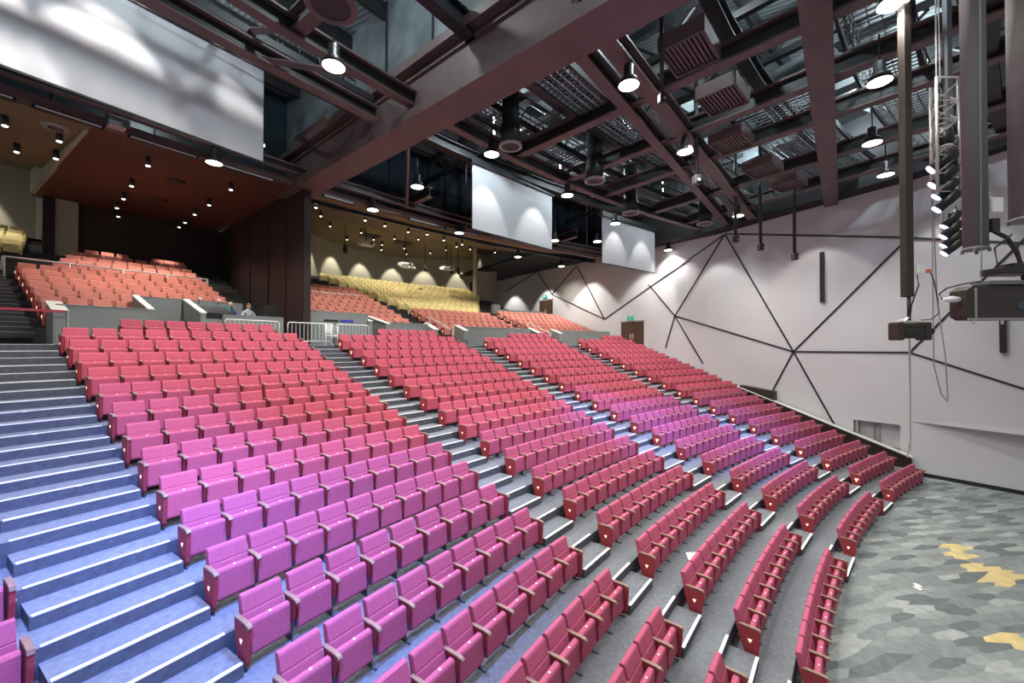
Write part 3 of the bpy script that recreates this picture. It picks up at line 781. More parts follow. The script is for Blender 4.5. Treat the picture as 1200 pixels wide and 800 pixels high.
# soffit downlights
def downlight(p, lab, group=None, L=.34, r=.085):
    t = empty('downlight', lab, 'downlight', p, 0, group)
    bm = bmesh.new(); lathe(bm, [(r, 0.0), (r, L), (r*.5, L+.02)], (0, 0, 0), 12); link('can', bm, 'black', t)
    bm = bmesh.new(); lathe(bm, [(r*.2, -.045), (r*.82, -.03), (r*.9, .02)], (0, 0, 0), 12); link('lens', bm, 'down_lens', t)
def soff1(R): return 13.15+.4*(R-69.9)/12.7
def soff2(R): return 13.12+1.83*(R-69.9)/8.7 if R < 78.5 else 15.55
DL1 = [(71.4, .805), (74.9, .802), (77.6, .799), (79.9, .797), (71.6, .766), (75.05, .764), (77.7, .763), (80.2, .761), (81.8, .760), (82.0, .792)]
for i, (R, th_) in enumerate(DL1):
    side = 'toward the left bay' if th_ > .78 else 'by the partition'
    row = i if i < 4 else (i-4 if i < 9 else 4)
    downlight(P(R, th_, soff1(R)-.32), f'small black downlight under rust soffit, {ordinal(row)} from front in row {side}')
DL0 = [(71.7, .836, 'front'), (74.5, .832, 'second'), (75.1, .844, 'third'), (71.7, .852, 'outer')]
for R, th_, w_ in DL0: downlight(P(R, th_, 13.12+.78*(R-69.9)/8.6-.32), f'small black downlight under olive soffit of the left bay, {w_} one')
for i, (R, th_) in enumerate([(81.5, .842), (84.4, .845)]): downlight(P(R, th_, 16.16), f'small black downlight over the left yellow seats, {ordinal(i)} from front')
DL2 = [(72.0, .712), (75.6, .688), (78.0, .690), (72.3, .672), (72.7, .652), (73.2, .626), (72.2, .615), (81.5, .62), (84.4, .62), (81.4, .585), (84.1, .584), (84.0, .559), (78.9, .55), (77.2, .54), (84.1, .526), (82.1, .518), (77.4, .521), (80.2, .565), (82.8, .60), (86, .575), (86, .545), (76, .50), (74, .56), (73.6, .585), (79, .64), (81.5, .65)]
for i, (R, th_) in enumerate(DL2):
    o_ = 'front slope' if R < 78.5 else 'deep apse ceiling'
    front = R < 78.5
    downlight(P(R, th_, soff2(R)-.34), 'small black downlight under the olive sloping soffit right of the partition' if front else 'small black downlight under the deep ceiling over the yellow seats', 'downlights on the olive slope' if front else 'downlights over the yellow seats')
for (R, th_) in [(80.0, .606), (83.0, .603), (79.9, .566), (83.3, .564)]:
    bm = bmesh.new(); arc(bm, R-.55, R+.55, 15.48, 15.56, th_+.009, th_-.009, 2)
    o = link('ceiling_vent', bm, 'brown'); tag(o, f'dark square ceiling vent over yellow seats, {"front" if R < 82 else "rear"} one of the {"left" if th_ > .58 else "right"} pair', 'vent', 'dark vents over the yellow seats')
for (R, th_, z, lab) in ((71.2, .838, 13.2, 'round ring speaker in the olive soffit of the left bay'), (73.5, .786, 13.24, 'round ring speaker in the rust soffit, front one'), (77.5, .782, 13.37, 'round ring speaker in the rust soffit, rear one'), (72.6, .692, 13.6, 'round ring speaker in the olive soffit right of the partition')):
    t = empty('ceiling_speaker', lab, 'speaker', P(R, th_, z))
    bm = bmesh.new(); lathe(bm, [(.20, -.03), (.34, -.02), (.34, .05)], (0, 0, 0), 20); link('rim', bm, 'grey_trim' if th_ > .83 else 'brown', t)
    bm = bmesh.new(); lathe(bm, [(.19, -.04), (.2, -.02)], (0, 0, 0), 18); link('cone', bm, 'black', t)
# projectors and fixtures hanging in the apse
for (R, th_, z, lab) in ((78.8, .63, 13.6, 'white angled projector under apse ceiling, beside the left vents'), (80.5, .578, 12.9, 'white projector cluster hanging over the yellow seats'), (80.2, .53, 13.0, 'pale domed fixture hanging over the right of the yellow seats')):
    t = empty('ceiling_projector', lab, 'projector', P(R, th_, z), th_-PI/2)
    bm = bmesh.new(); prism(bm, [(-.45, -.05), (-.40, .18), (.4, .22), (.45, .02), (.2, -.1), (-.3, -.1)], -.5, .5, bev=.04); link('housing', bm, 'white', t)
    bm = bmesh.new(); tube(bm, [(0, 0, .2), (0, 0, 15.5-z)], .04, 8); link('pole', bm, 'black', t)
    bm = bmesh.new(); tube(bm, [(.2, -.42, .05), (.2, -.55, .03)], .1, 12); link('lens', bm, 'black', t)
    if 'cluster' in lab:
        for q in range(6):
            bm = bmesh.new(); tube(bm, [(-.6+.24*q, -.3, -.12), (-.6+.24*q+.05, -.5, -.35)], .09, 8); link('lamp_can', bm, 'alu', t)
for (R, th_, lab) in ((79.2, .648, 'dark hanging spotlight by left end of yellow seats'), (81.6, .548, 'dark hanging spotlight left of the pale dome'), (81.2, .518, 'dark hanging spotlight near the beige pillar'), (81, .51, 'dark hanging spotlight closest to the beige pillar')):
    t = empty('hanging_spotlight', lab, 'spotlight', P(R, th_, 13.2))
    bm = bmesh.new(); tube(bm, [(0, 0, .1), (0, 0, 2.3)], .03, 6); link('rod', bm, 'black', t)
    bm = bmesh.new(); tube(bm, [(0, 0, .2), (-.25, -.1, -.35)], [.12, .17], 12); link('can', bm, 'black', t)

# ------------------------------------------------------------------ roof: deck, girder, beams, trusses, ducts
bm = bmesh.new(); arc(bm, 36, 72.2, 18.0, 18.15, 1.08, .18, 40); struct('ceiling', bm, 'deck')
# main radial girder with brown flanges, and grey panels above
def radial(bm, th_, Ra, Rb, z, w, h, flange=.06, solid=False): beam(bm, P(Ra, th_, z), P(Rb, th_, z), w, h, flange=flange, solid=solid)
t_ = bmesh.new()
radial(t_, .7325, 44, 71.5, 13.05, 1.1, .30, solid=True); radial(t_, .7325, 44, 71.5, 13.35, .45, 1.35, solid=True); radial(t_, .7325, 44, 71.5, 14.7, 1.1, .28, solid=True)
radial(t_, .7325, 44, 71.5, 13.45, .62, .10, solid=True); radial(t_, .7325, 44, 71.5, 14.5, .62, .10, solid=True)
struct('beam_girder', t_, 'steelbeam')
t_ = bmesh.new(); radial(t_, .7325, 44, 71.5, 14.98, .30, 3.1, solid=True)
struct('wall_over_girder', t_, 'panel_grey')
t_ = bmesh.new()
for R in (52, 55, 58, 60.5, 63, 66): 
    beam(t_, P(R, .7325, 15.0), P(R+.06, .7325, 15.0), .42, 3.0, solid=True)
struct('trim_36', t_, 'blacksteel')
RADS = [.93, .862, .795, .655, .600, .552, .482, .425]
for th_ in RADS:
    if th_ in (.862, .60, .552, .425, .655, .482):
        t_ = bmesh.new(); radial(t_, th_, 67.6, 71.3, 13.75, .34, .55); struct('beam_radial', t_, ['steelbeam', 'blacksteel'])
    t_ = bmesh.new(); radial(t_, th_, 46, 61.4 if .78 < th_ < .80 else (61.4 if th_ in (.862, .60, .552, .425, .655, .482) else 71.3), 13.75, .34, .55); struct('beam_radial', t_, ['steelbeam', 'blacksteel'])
def chord(R, ta, tb, z, w, h, name, m='steelbeam', solid=False):
    t_ = bmesh.new(); st = [ta]+[q for q in RADS+[.7325] if tb < q < ta]+[tb]; st = sorted(st, reverse=True)
    for a, b in zip(st, st[1:]): beam(t_, P(R, a, z), P(R, b, z), w, h, solid=solid)
    return struct(name, t_, [m, 'blacksteel'])
for a_, b_, w_, h_ in (((38.64, 33.76), (51.6, 19.47), .60, .35), ((40.9, 37.28), (54.95, 21.19), .42, .5), ((41.6, 37.6), (56.6, 21.6), .34, .5)):
    t_ = bmesh.new(); beam(t_, (*a_, 13.5), (*b_, 13.5), w_, h_); struct('beam_cross', t_, ['steelbeam', 'blacksteel'])
chord(54.4, .97, .745, 13.9, .42, .5, 'beam_cross')
chord(61.4, .97, .40, 13.6, .30, .5, 'beam_cross'); chord(62.7, .97, .745, 13.4, .34, .45, 'beam_cross'); chord(65.9, .97, .36, 15.5, .5, .5, 'beam_cross', 'blacksteel')
chord(69.2, .97, .36, 13.5, .25, .35, 'beam_cross'); chord(48.6, .70, .36, 13.9, .4, .5, 'beam_cross', 'blacksteel'); chord(53.5, .70, .36, 14.6, .35, .5, 'beam_cross', 'blacksteel'); chord(58.8, .97, .38, 14.5, .35, .6, 'beam_cross', 'blacksteel')
# roof purlins and trusses
for R in (47, 49.3, 51.6, 53.9, 56.2, 58.5, 60.8, 63.1, 65.4, 67.7, 70):
    t_ = bmesh.new(); arc(t_, R, R+.14, 17.4, 17.98, 1.0, .33); struct('beam_purlin', t_, 'blacksteel')
for th_ in (.83, .69, .628, .575, .517, .452):
    t_ = bmesh.new(); radial(t_, th_, 46, 71, 17.0, .22, .3, solid=True); radial(t_, th_, 46, 71, 15.9, .2, .22, solid=True)
    for i in range(10):
        Ra = 46+2.5*i; tube(t_, [P(Ra, th_, 16.0), P(Ra+1.25, th_, 17.1), P(Ra+2.5, th_, 16.0)], .06, 6)
    struct('beam_truss', t_, 'blacksteel' if th_ < .8 else 'steelbeam')
# inclined braces under the left bay and behind the screens
for a, b in ((P(62.7, .80, 13.5), P(61.4, .765, 13.7)), (P(61.4, .80, 13.7), P(65.8, .80, 15.6)), (P(64, .76, 13.6), P(69.5, .74, 15.2)), (P(69.3, .66, 13.5), P(66, .69, 15.4)), (P(69.3, .56, 13.5), P(66, .60, 15.4)), (P(69.3, .50, 13.6), P(66.2, .545, 15.4))):
    t_ = bmesh.new(); tube(t_, [a, b], .10, 4); struct('beam_brace', t_, 'steelbeam')
# vertical hangers
for th_ in (.60, .57, .53, .505, .44):
    t_ = bmesh.new(); beam(t_, P(69.4, th_, 13.2), P(69.45, th_, 13.2), .12, 4.6, solid=True); struct('beam_hanger', t_, 'steelbeam')
# catwalks with grating floors
def catwalk(Ra, Rb, ta, tb, z, lab, rail=True):
    t = empty('catwalk', lab, 'catwalk', P(Ra, (ta+tb)/2, z))
    def grid(bm):
        n = max(4, int((ta-tb)*Ra/.22))
        for i in range(n+1):
            th_ = ta+(tb-ta)*i/n; beam(bm, P(Ra, th_, z), P(Rb, th_, z), .025, .04, solid=True)
        m = max(3, int((Rb-Ra)/.22))
        for i in range(m+1): arc(bm, Ra+(Rb-Ra)*i/m-.012, Ra+(Rb-Ra)*i/m+.012, z, z+.04, ta, tb)
    g = part('grating', 'greysteel', t, grid)
    part('edge_channel', 'blacksteel', t, lambda bm: (arc(bm, Ra-.08, Ra, z-.1, z+.12, ta, tb), arc(bm, Rb, Rb+.08, z-.1, z+.12, ta, tb)))
    if rail:
        part('railing', 'blacksteel', t, lambda bm: [tube(bm, [P(q, ta+(tb-ta)*i/10, z+h) for i in range(11)], .03, 6) for q in (Ra, Rb) for h in (.55, 1.1)] + [tube(bm, [P(q, ta+(tb-ta)*i/24, z), P(q, ta+(tb-ta)*i/24, z+1.1)], .015, 5) for q in (Ra, Rb) for i in range(25)])
catwalk(63.2, 64.3, .97, .742, 14.4, 'dark catwalk with barred railing above the big screen')
catwalk(49.9, 51.2, .655, .38, 14.5, 'grating catwalk near the roof above the front rows')
catwalk(52.3, 54.6, .60, .40, 14.3, 'grating catwalk above the third seat block', False)
catwalk(57.0, 58.2, .70, .44, 14.2, 'dark catwalk crossing the roof behind the round duct outlets')
catwalk(60.3, 61.2, .725, .42, 14.4, 'dark catwalk in front of the two smaller screens')
# ducts
t_ = bmesh.new(); beam(t_, P(52, .715, 14.6), P(59.3, .705, 14.6), 1.0, .8, solid=True); o = link('air_duct', t_, 'duct'); tag(o, 'square galvanised air duct beside the main girder', 'duct')
t_ = bmesh.new(); beam(t_, P(52, .55, 15.6), P(57.5, .53, 15.6), .9, .7, solid=True); o = link('air_duct', t_, 'duct'); tag(o, 'square galvanised air duct high above the third seat block', 'duct')
t_ = bmesh.new(); beam(t_, P(52, .468, 15.6), P(57.5, .445, 15.6), .8, .7, solid=True); o = link('air_duct', t_, 'duct'); tag(o, 'square galvanised air duct high above the fourth seat block', 'duct')
t_ = bmesh.new(); tube(t_, [P(58, .70, 15.9), P(58.4, .62, 16.2), P(59, .53, 16.0), P(59, .45, 16)], .45, 14); o = link('air_duct', t_, 'blacksteel'); tag(o, 'black round air duct running over the ring outlets', 'duct')
for (R, th_, z, r_, lab) in ((59.8, .689, 12.95, .33, 'black drum duct outlet with pale ring beside the girder'), (59.3, .613, 12.95, .36, 'black drum duct outlet with pale ring between the two small screens'), (60.6, .534, 12.95, .36, 'black drum duct outlet with pale ring before the far small screen'), (59.0, .803, 12.95, .42, 'large brown ringed duct outlet above the big screen'), (59.3, .45, 13.0, .36, 'black drum duct outlet with pale ring closest to white wall')):
    t = empty('duct_outlet', lab, 'air outlet', P(R, th_, z))
    bm = bmesh.new(); lathe(bm, [(r_, .0), (r_, .7), (r_*.92, .75), (r_*.92, 2.4)], (0, 0, 0), 20); link('drum', bm, 'black', t)
    bm = bmesh.new()
    lathe(bm, [(r_*.92, -.02), (r_*1.02, -.06), (r_*1.22, -.03), (r_*1.22, .03), (r_*.95, .06), (r_*.92, -.02)], (0, 0, 0), 24, cap=False); 
    link('ring', bm, 'grey_trim' if th_ < .75 else 'steelbeam', t)
    bm = bmesh.new(); lathe(bm, [(r_*.93, -.01), (r_*.93, -.003)], (0, 0, 0), 20); link('grille', bm, 'black', t)
# slatted louvre boxes hanging under the roof
for (R, th_, lab) in ((54.0, .679, 'slatted brown louvre box, close to main girder'), (54.0, .629, 'slatted brown louvre box above the second seat block'), (54.8, .572, 'slatted brown louvre box above the third seat block'), (54.9, .509, 'slatted brown louvre box above the fourth seat block'), (54.9, .46, 'slatted brown louvre box closest to the white wall')):
    t = empty('louvre_box', lab, 'louvre', P(R, th_, 13.75), th_-PI/2)
    bm = bmesh.new()
    for s_, c_ in (((1.3, .05, .4), (0, -.55, 0)), ((1.3, .05, .4), (0, .55, 0)), ((.05, 1.1, .4), (-.65, 0, 0)), ((.05, 1.1, .4), (.65, 0, 0))): box(bm, c_, s_)
    link('frame', bm, 'steelbeam', t)
    bm = bmesh.new()
    for q in range(10): box(bm, (0, -.48+.107*q, -.1), (1.26, .06, .05))
    link('slats', bm, 'steelbeam', t)
    bm = bmesh.new(); box(bm, (0, 0, .16), (1.28, 1.08, .05)); link('lid', bm, 'black', t)
# pairs of tracks between the paired beams
for f0, f1, lab in ((.04, .22, 'striped track lights between paired beams, segment beside the girder'), (.25, .43, 'striped track lights between paired beams, second segment'), (.46, .64, 'striped track lights between paired beams, third segment'), (.67, .9, 'striped track lights between paired beams, far segment')):
    A0, B0 = Vector((41.25, 37.45, 13.8)), Vector((55.8, 21.4, 13.8)); nn = Vector((.741, .672, 0))
    t = empty('track_rail', lab, 'track', A0.lerp(B0, (f0+f1)/2))
    for q in (-1, 0, 1): part('track', 'greysteel', t, lambda bm: beam(bm, A0.lerp(B0, f0)+nn*.13*q, A0.lerp(B0, f1)+nn*.13*q, .07, .08, solid=True))
# vertical cold tubes in the roof
for (R, th_, lab) in ((63.5, .644, 'cold white glowing tube light among roof steel above the middle screen'), (64, .60, 'cold white glowing tube light right of the middle screen'), (64.5, .553, 'cold white glowing tube light left of the far small screen'), (65, .50, 'cold white glowing tube light behind the far small screen'), (62.5, .44, 'cold white glowing tube light closest to the white wall')):
    bm = bmesh.new(); tube(bm, [P(R, th_, 15.6), P(R, th_, 16.6)], .045, 8); o = link('tube_light', bm, 'tube'); tag(o, lab, 'light')

# ------------------------------------------------------------------ bell pendant lamps with real spot lights
def spot(p, target, power, col, size, blend, rad=.12, name='spot'):
    d = bpy.data.lights.new(name, 'SPOT'); d.energy = power; d.color = col; d.spot_size = size; d.spot_blend = blend; d.shadow_soft_size = rad
    o = bpy.data.objects.new(name, d); C.objects.link(o); o.location = p
    o.rotation_euler = (Vector(target)-Vector(p)).to_track_quat('-Z', 'Y').to_euler(); return o
LAMPS = [((42.79, 42.90), 'bell lamp left of the main girder, close to the ringed outlet'), ((48.94, 48.88), 'bell lamp hanging just under the big screen'), ((42.41, 35.40), 'large bright bell lamp between the paired beams right of the girder'),
 ((41.33, 28.99), 'large bell lamp left of the projector pole'), ((44.08, 25.91), 'second bell lamp down left of the projector pole'), ((46.17, 22.77), 'lowest bell lamp left of the projector pole, near white wall'), ((46.75, 38.62), 'bell lamp above the corner of the middle screen'),
 ((50.15, 41.52), 'bell lamp with blue panel behind, left of the middle screen'), ((53.48, 44.0), 'bell lamp at soffit edge right of the partition'), ((50.16, 34.82), 'bell lamp right of the middle screen top corner'), ((57.02, 39.62), 'bell lamp at soffit edge beneath the middle screen, over yellow seats'),
 ((62.96, 35.03), 'bell lamp under the middle screen by the black soffit'), ((57.91, 33.42), 'bell lamp between the middle and far screens, lower one'), ((53.86, 30.97), 'bell lamp at the top corner of the far screen'), ((45.56, 31.85), 'bell lamp under the paired beams above third block'),
 ((51.64, 25.08), 'bell lamp near the ceiling edge above the wall lines'), ((66.01, 30.74), 'farthest bell lamp under the black soffit'), ((39.23, 31.24), 'bell lamp at top of the projector pole'), ((47.15, 46.62), 'bell lamp behind the right edge of the big screen'), ((59.22, 24.74), 'bell lamp right of the far screen'), ((57.71, 30.59), 'bell lamp behind the left edge of the far screen')]
for i, ((x, y), lab) in enumerate(LAMPS):
    z = 12.9
    t = empty('pendant_lamp', lab, 'lamp', (x, y, z), 0, 'bell lamps under the roof')
    bm = bmesh.new(); lathe(bm, [(.27, 0), (.28, .02), (.22, .16), (.13, .24), (.13, .52), (.06, .56)], (0, 0, 0), 22); link('lamp_shade', bm, 'lamp_shell', t)
    bm = bmesh.new(); lathe(bm, [(.05, -.035), (.2, -.025), (.262, -.004)], (0, 0, 0), 20); link('lens', bm, 'lamp_lens', t)
    bm = bmesh.new(); tube(bm, [(0, 0, .55), (0, 0, 1.25)], .02, 6); link('stem', bm, 'black', t)
    spot((x, y, z-.08), (x, y, 0), 930, (1, .95, .90), 2.2, .7, name='bell_lamp_light')
# added fill spots over the seats, unseen lamps with no fittings built
for R, th_ in ((50.5, .79), (55.3, .79), (57.0, .86), (60.5, .86), (62.8, .86), (51, .72), (55, .61), (57.5, .53), (58, .45), (63.6, .61), (65.0, .44), (64, .72), (53, .86)):
    p = P(R, th_, 13.2); spot(p, (p.x, p.y, 0), 880, (1, .95, .91), 2.3, .7, name='added_fill_spot')

# wall washers close to the white wall
for s, pw in ((2.0, 300), (6.8, 330), (12.2, 420), (17.6, 560), (23.4, 900), (29.2, 1000), (35, 900)):
    p = W(s, 13.1, 2.0); q = W(s, 2.5 if s < 14 else 5.5, 0.2); spot(p, q, pw, (1, .95, .90), 1.45, .35, name='wall_washer')
# apse wall washers
for a in (-1.05, -.55, -.1, .35, .8, 1.25):
    c = P(78.5, .556); d_ = Vector((math.cos(.556+a*.72), math.sin(.556+a*.72), 0)); q = c + d_*9.2; q2 = c + d_*10.6
    spot((q.x, q.y, 15.3), (q2.x, q2.y, 12.2), 620, (1, .94, .80), 1.0, .5, name='apse_washer')
p = P(87.2, .846, 16.2); spot(p, P(88.6, .846, 12.2), 900, (1, .94, .82), .9, .5, name='apse_washer')
p = P(82.6, .468, 15); spot(p, P(81.6, .47, 9.5), 600, (1, .94, .82), .8, .5, name='apse_washer')
# coral and yellow seat downlights
for R, th_ in ((73.5, .82), (73.5, .78), (77.5, .80), (77, .77)): spot(P(R, th_, 12.9), P(R, th_, 6), 620, (1, .84, .74), 2.0, .7, name='soffit_light')
spot(P(81.0, .797, 13.2), P(81.6, .797, 9), 520, (1, .82, .7), .55, .5, name='soffit_light'); spot(P(81.0, .767, 13.2), P(81.6, .767, 9), 520, (1, .82, .7), .55, .5, name='soffit_light')
for R, th_ in ((74, .69), (75, .645), (74, .58), (75, .53), (79.5, .60), (80, .55), (83.5, .61), (84, .56), (84, .50), (74, .47), (74, .43)): spot(P(R, th_, soff2(R)-.5), P(R, th_, 6), 620, (1, .92, .78), 2.1, .7, name='soffit_light')
spot(P(82, .855, 14.8), P(82, .855, 6), 700, (1, .93, .8), 2.0, .7, name='soffit_light')

# blue stage wash: coloured theatre lamps over the stalls
BL = (.16, .29, 1.0)
for (src, tgt, pw, sz) in ((P(52, .90, 12.5), P(58.0, .862, 2), 12000, .80), (P(55, .80, 12.6), P(58.0, .805, 2.4), 10500, .85), (P(55, .87, 12.6), P(61.5, .855, 3), 9000, .75),
                           (P(53, .63, 12.6), P(58.6, .605, 2.4), 11500, .66), (P(50, .53, 12.6), P(56.6, .535, 1.8), 11000, .68), (P(51, .49, 12.6), P(56.2, .478, 1.8), 6500, .6), (P(54, .72, 12.6), P(59, .70, 2.6), 3000, .6)):
    spot(src, tgt, pw, BL, sz, .9, .25, 'blue_wash')
# cool light in the roof void
def area(p, rot, pw, size, col, name):
    d = bpy.data.lights.new(name, 'AREA'); d.energy = pw; d.size = size; d.color = col
    o = bpy.data.objects.new(name, d); C.objects.link(o); o.location = p; o.rotation_euler = rot
for R, th_, pw in ((50.5, .60, 260), (50.5, .47, 260), (54, .66, 220), (58.5, .60, 260), (58.5, .50, 260), (63.5, .64, 260), (63.5, .52, 240), (55, .77, 150), (60, .78, 170), (66, .79, 110), (63, .85, 140), (55.5, .54, 200), (53, .41, 200), (61, .43, 200)):
    d = bpy.data.lights.new('roof_void_light', 'POINT'); d.energy = pw*2.2; d.color = (.80, .95, 1.0); d.shadow_soft_size = .15
    o = bpy.data.objects.new('roof_void_light', d); C.objects.link(o); o.location = P(R, th_, 16.2)

# ------------------------------------------------------------------ projection screens
def screen(R1, t1, R2, t2, lab, zb=12.02, zt=15.33):
    a, b = P(R1, t1), P(R2, t2); d = (b-a).normalized(); n = Vector((-d.y, d.x, 0))
    t = empty('projection_screen', lab, 'screen', a+Vector((0, 0, zb)))
    def slab(bm, z0, z1, o0, o1, e=0.):
        v = [bm.verts.new(q+n*o+Vector((0, 0, z))) for z in (z0, z1) for q, o in ((a-d*e, o0), (b+d*e, o0), (b+d*e, o1), (a-d*e, o1))]
        for q in ((0, 1, 2, 3), (7, 6, 5, 4), (0, 4, 5, 1), (1, 5, 6, 2), (2, 6, 7, 3), (3, 7, 4, 0)): bm.faces.new([v[i] for i in q])
    part('screen_cloth', 'screen', t, lambda bm: slab(bm, zb, zt, 0, .02))
    part('roller_box', 'blacksteel', t, lambda bm: slab(bm, zt, zt+.3, -.14, .16, .12))
    part('bottom_bar', 'frame', t, lambda bm: slab(bm, zb-.05, zb, -.01, .03, .0))
    part('edge_band', 'frame', t, lambda bm: (slab(bm, zb, zt, .021, .03, .03)))
    return t
screen(65.2, .885, 65.47, .7813, 'huge white projection screen at upper left above the coral seats')
screen(65.74, .6353, 66.06, .5391, 'white projection screen hanging in the middle, above the yellow seats')
screen(64.12, .5014, 64.41, .4137, 'smaller white projection screen hanging close to the white wall', 11.21, 14.09)
# pools of light on the screens from spots in front of them
for tc, pw in ((.875, 1500), (.838, 800), (.797, 380)): spot(P(63.6, tc, 15.6), P(65.5, tc, 11.6), pw, (1, .97, .92), .95, .35, name='screen_light')
for tc in (.622, .563): spot(P(64.4, tc, 15.6), P(65.95, tc, 11.6), 420, (1, .97, .92), .95, .3, name='screen_light')
for tc in (.483, .437): spot(P(62.9, tc, 14.4), P(64.3, tc, 10.9), 300, (1, .97, .92), .95, .3, name='screen_light')

# ------------------------------------------------------------------ near right: lift pipes, projector, lighting truss, box
def pipe(x, y, zb, r, lab):
    t = empty('lift_pipe', lab, 'pipe', (x, y, zb))
    bm = bmesh.new(); tube(bm, [(0, 0, .02), (0, 0, 18-zb)], r, 28); link('tube', bm, 'pipe', t)
    bm = bmesh.new(); lathe(bm, [(r*1.02, 0), (r*1.06, .012), (r*1.06, .03), (r*1.0, .04)], (0, 0, 0), 28)
    for q in range(4): box(bm, (r*1.0*math.cos(q*PI/2+.5), r*1.0*math.sin(q*PI/2+.5), -.015), (.03, .03, .05))
    link('end_flange', bm, 'pipe', t); return t
p1 = pipe(37.37, 32.24, 7.45, .135, 'thick grey vertical pipe with cut end, left of the pair')
p2 = pipe(37.62, 30.70, 8.05, .26, 'widest grey vertical pipe at the right edge of the picture')
o_ = empty('junction_box', 'black and white junction boxes fixed beside the thick grey pipe', 'box', (37.285, 32.03, 7.78), YAW)
bm = bmesh.new(); box(bm, (0, .0, .03), (.06, .12, .2), bev=.01); link('black_casing', bm, 'black', o_)
bm = bmesh.new(); box(bm, (0, -.03, .33), (.06, .16, .22), bev=.01); link('white_casing', bm, 'white', o_)
# flexible hose below the boxes
bm = bmesh.new(); tube(bm, [(37.285, 32.03, 7.72), (37.24, 31.88, 7.62), (37.2, 31.77, 7.4), (37.15, 31.76, 7.15), (37.1, 31.80, 6.9)], .03, 10); o = link('flexible_hose', bm, 'black'); tag(o, 'black flexible hose curving down to the brown box', 'hose')
# projector on a pole
t = empty('ceiling_projector', 'dark projector hanging from a brown square pole before the white wall', 'projector', (39.2, 31.0, 6.13), YAW)
bm = bmesh.new(); box(bm, (.03, .0, 4.2+.87), (.15, .15, 8.4), bev=.02); link('pole', bm, 'dkbrown', t)
bm = bmesh.new(); tube(bm, [(0, 0, .40), (0, 0, .9)], .03, 8); link('drop_rod', bm, 'black', t)
bm = bmesh.new(); box(bm, (0, 0, .19), (.22, .56, .30), bev=.03); box(bm, (-.01, .27, .18), (.24, .12, .36), bev=.03); box(bm, (-.01, -.27, .18), (.24, .12, .36), bev=.03); link('housing', bm, 'dkbrown', t)
bm = bmesh.new(); box(bm, (-.115, 0, .12), (.02, .4, .06)); box(bm, (-.115, 0, .27), (.02, .42, .015)); link('grille', bm, 'black', t)
bm = bmesh.new(); tube(bm, [(0, -.30, .18), (0, -.42, .18), (0, -.44, .18)], [.05, .05, .07], 12); link('lens', bm, 'black', t)
bm = bmesh.new()
for sx in (-1, 1):
    for sy in (-1, 1): tube(bm, [(0, 0, .46), (sx*.09, sy*.2, .36)], .02, 6)
box(bm, (0, 0, .37), (.18, .42, .03)); link('mount_bracket', bm, 'alu', t)
bm = bmesh.new(); tube(bm, [(0, -.17, 1.3), (0, -.2, 1.1), (0, -.05, .7), (0, -.02, .45)], .012, 6); link('cable', bm, 'black', t)
bm = bmesh.new(); box(bm, (0, -.22, 1.42), (.12, .12, .16)); link('socket', bm, 'white', t)
bm = bmesh.new(); box(bm, (0, -.35, 1.38), (.06, .16, .07), bev=.01); link('plug', bm, 'orange', t)
bm = bmesh.new(); tube(bm, [(0, -.42, 1.4), (0, -.5, 1.2), (0, -.58, .8), (0, -.6, .55), (0, -.45, .42), (0, -.2, .4)], .010, 6); link('plug_cable', bm, 'black', t)
# brown flat box (speaker) entering from the right
t = empty('flown_speaker', 'flat dark brown speaker box with grey edge entering from the right', 'speaker', (36.92, 32.60, 6.37), YAW-.04)
bm = bmesh.new(); prism(bm, [(-.62*2, .0), (-.62*2, .44), (.42, .47), (.52, .40), (.52, .05), (.44, .0)], -.11, .11, bev=.012); link('cabinet', bm, 'dkbrown', t)
bm = bmesh.new(); box(bm, (-.02, -.5, .50), (.24, 1.5, .055), bev=.01); link('top_rail', bm, 'greysteel', t)
bm = bmesh.new(); box(bm, (-.113, -.35, .01), (.02, 1.7, .03)); box(bm, (-.114, .40, .22), (.012, .025, .42)); link('edge_trim', bm, 'grey_trim', t)
bm = bmesh.new(); lathe(bm, [(.055, 0), (.048, .008), (.035, .008), (.03, .003)], (-.112, -.18, .19), 16, axis=Matrix.Rotation(-PI/2, 3, 'Y')); link('badge', bm, 'steel', t)
bm = bmesh.new(); tube(bm, [(-.02, .5, .28), (-.02, .62, .29), (-.02, .74, .285)], [.035, .045, .015], 10); link('white_plug', bm, 'white', t)
bm = bmesh.new(); tube(bm, [(-.02, .74, .285), (-.02, .78, .36), (-.02, .68, .44), (-.02, .45, .50), (-.02, .2, .54)], .01, 6); link('cable', bm, 'black', t)
for yy in (.42, .05):
    bm = bmesh.new(); tube(bm, [(-.1, yy, 0.), (-.1, yy, -.06)], .014, 6); link('hook', bm, 'alu', t)
bm = bmesh.new()
for yy in (.2, -.6):
    tube(bm, [(0, yy, .5), (0, yy-.1, 11.5)], .006, 5)
link('hanging_wires', bm, 'greysteel', t)
# lamp fixture above that box
t = empty('stage_light', 'black stage light lying above the brown box at picture edge', 'stage light', (37.1, 32.15, 7.02), YAW)
bm = bmesh.new(); box(bm, (0, -.05, .06), (.3, .5, .1), bev=.02); box(bm, (0, -.15, .14), (.2, .3, .06), bev=.01); link('body', bm, 'black', t)
bm = bmesh.new(); tube(bm, [(0, .1, .1), (0, .15, .4), (0, -.1, .6)], .012, 6); link('cable', bm, 'black', t)

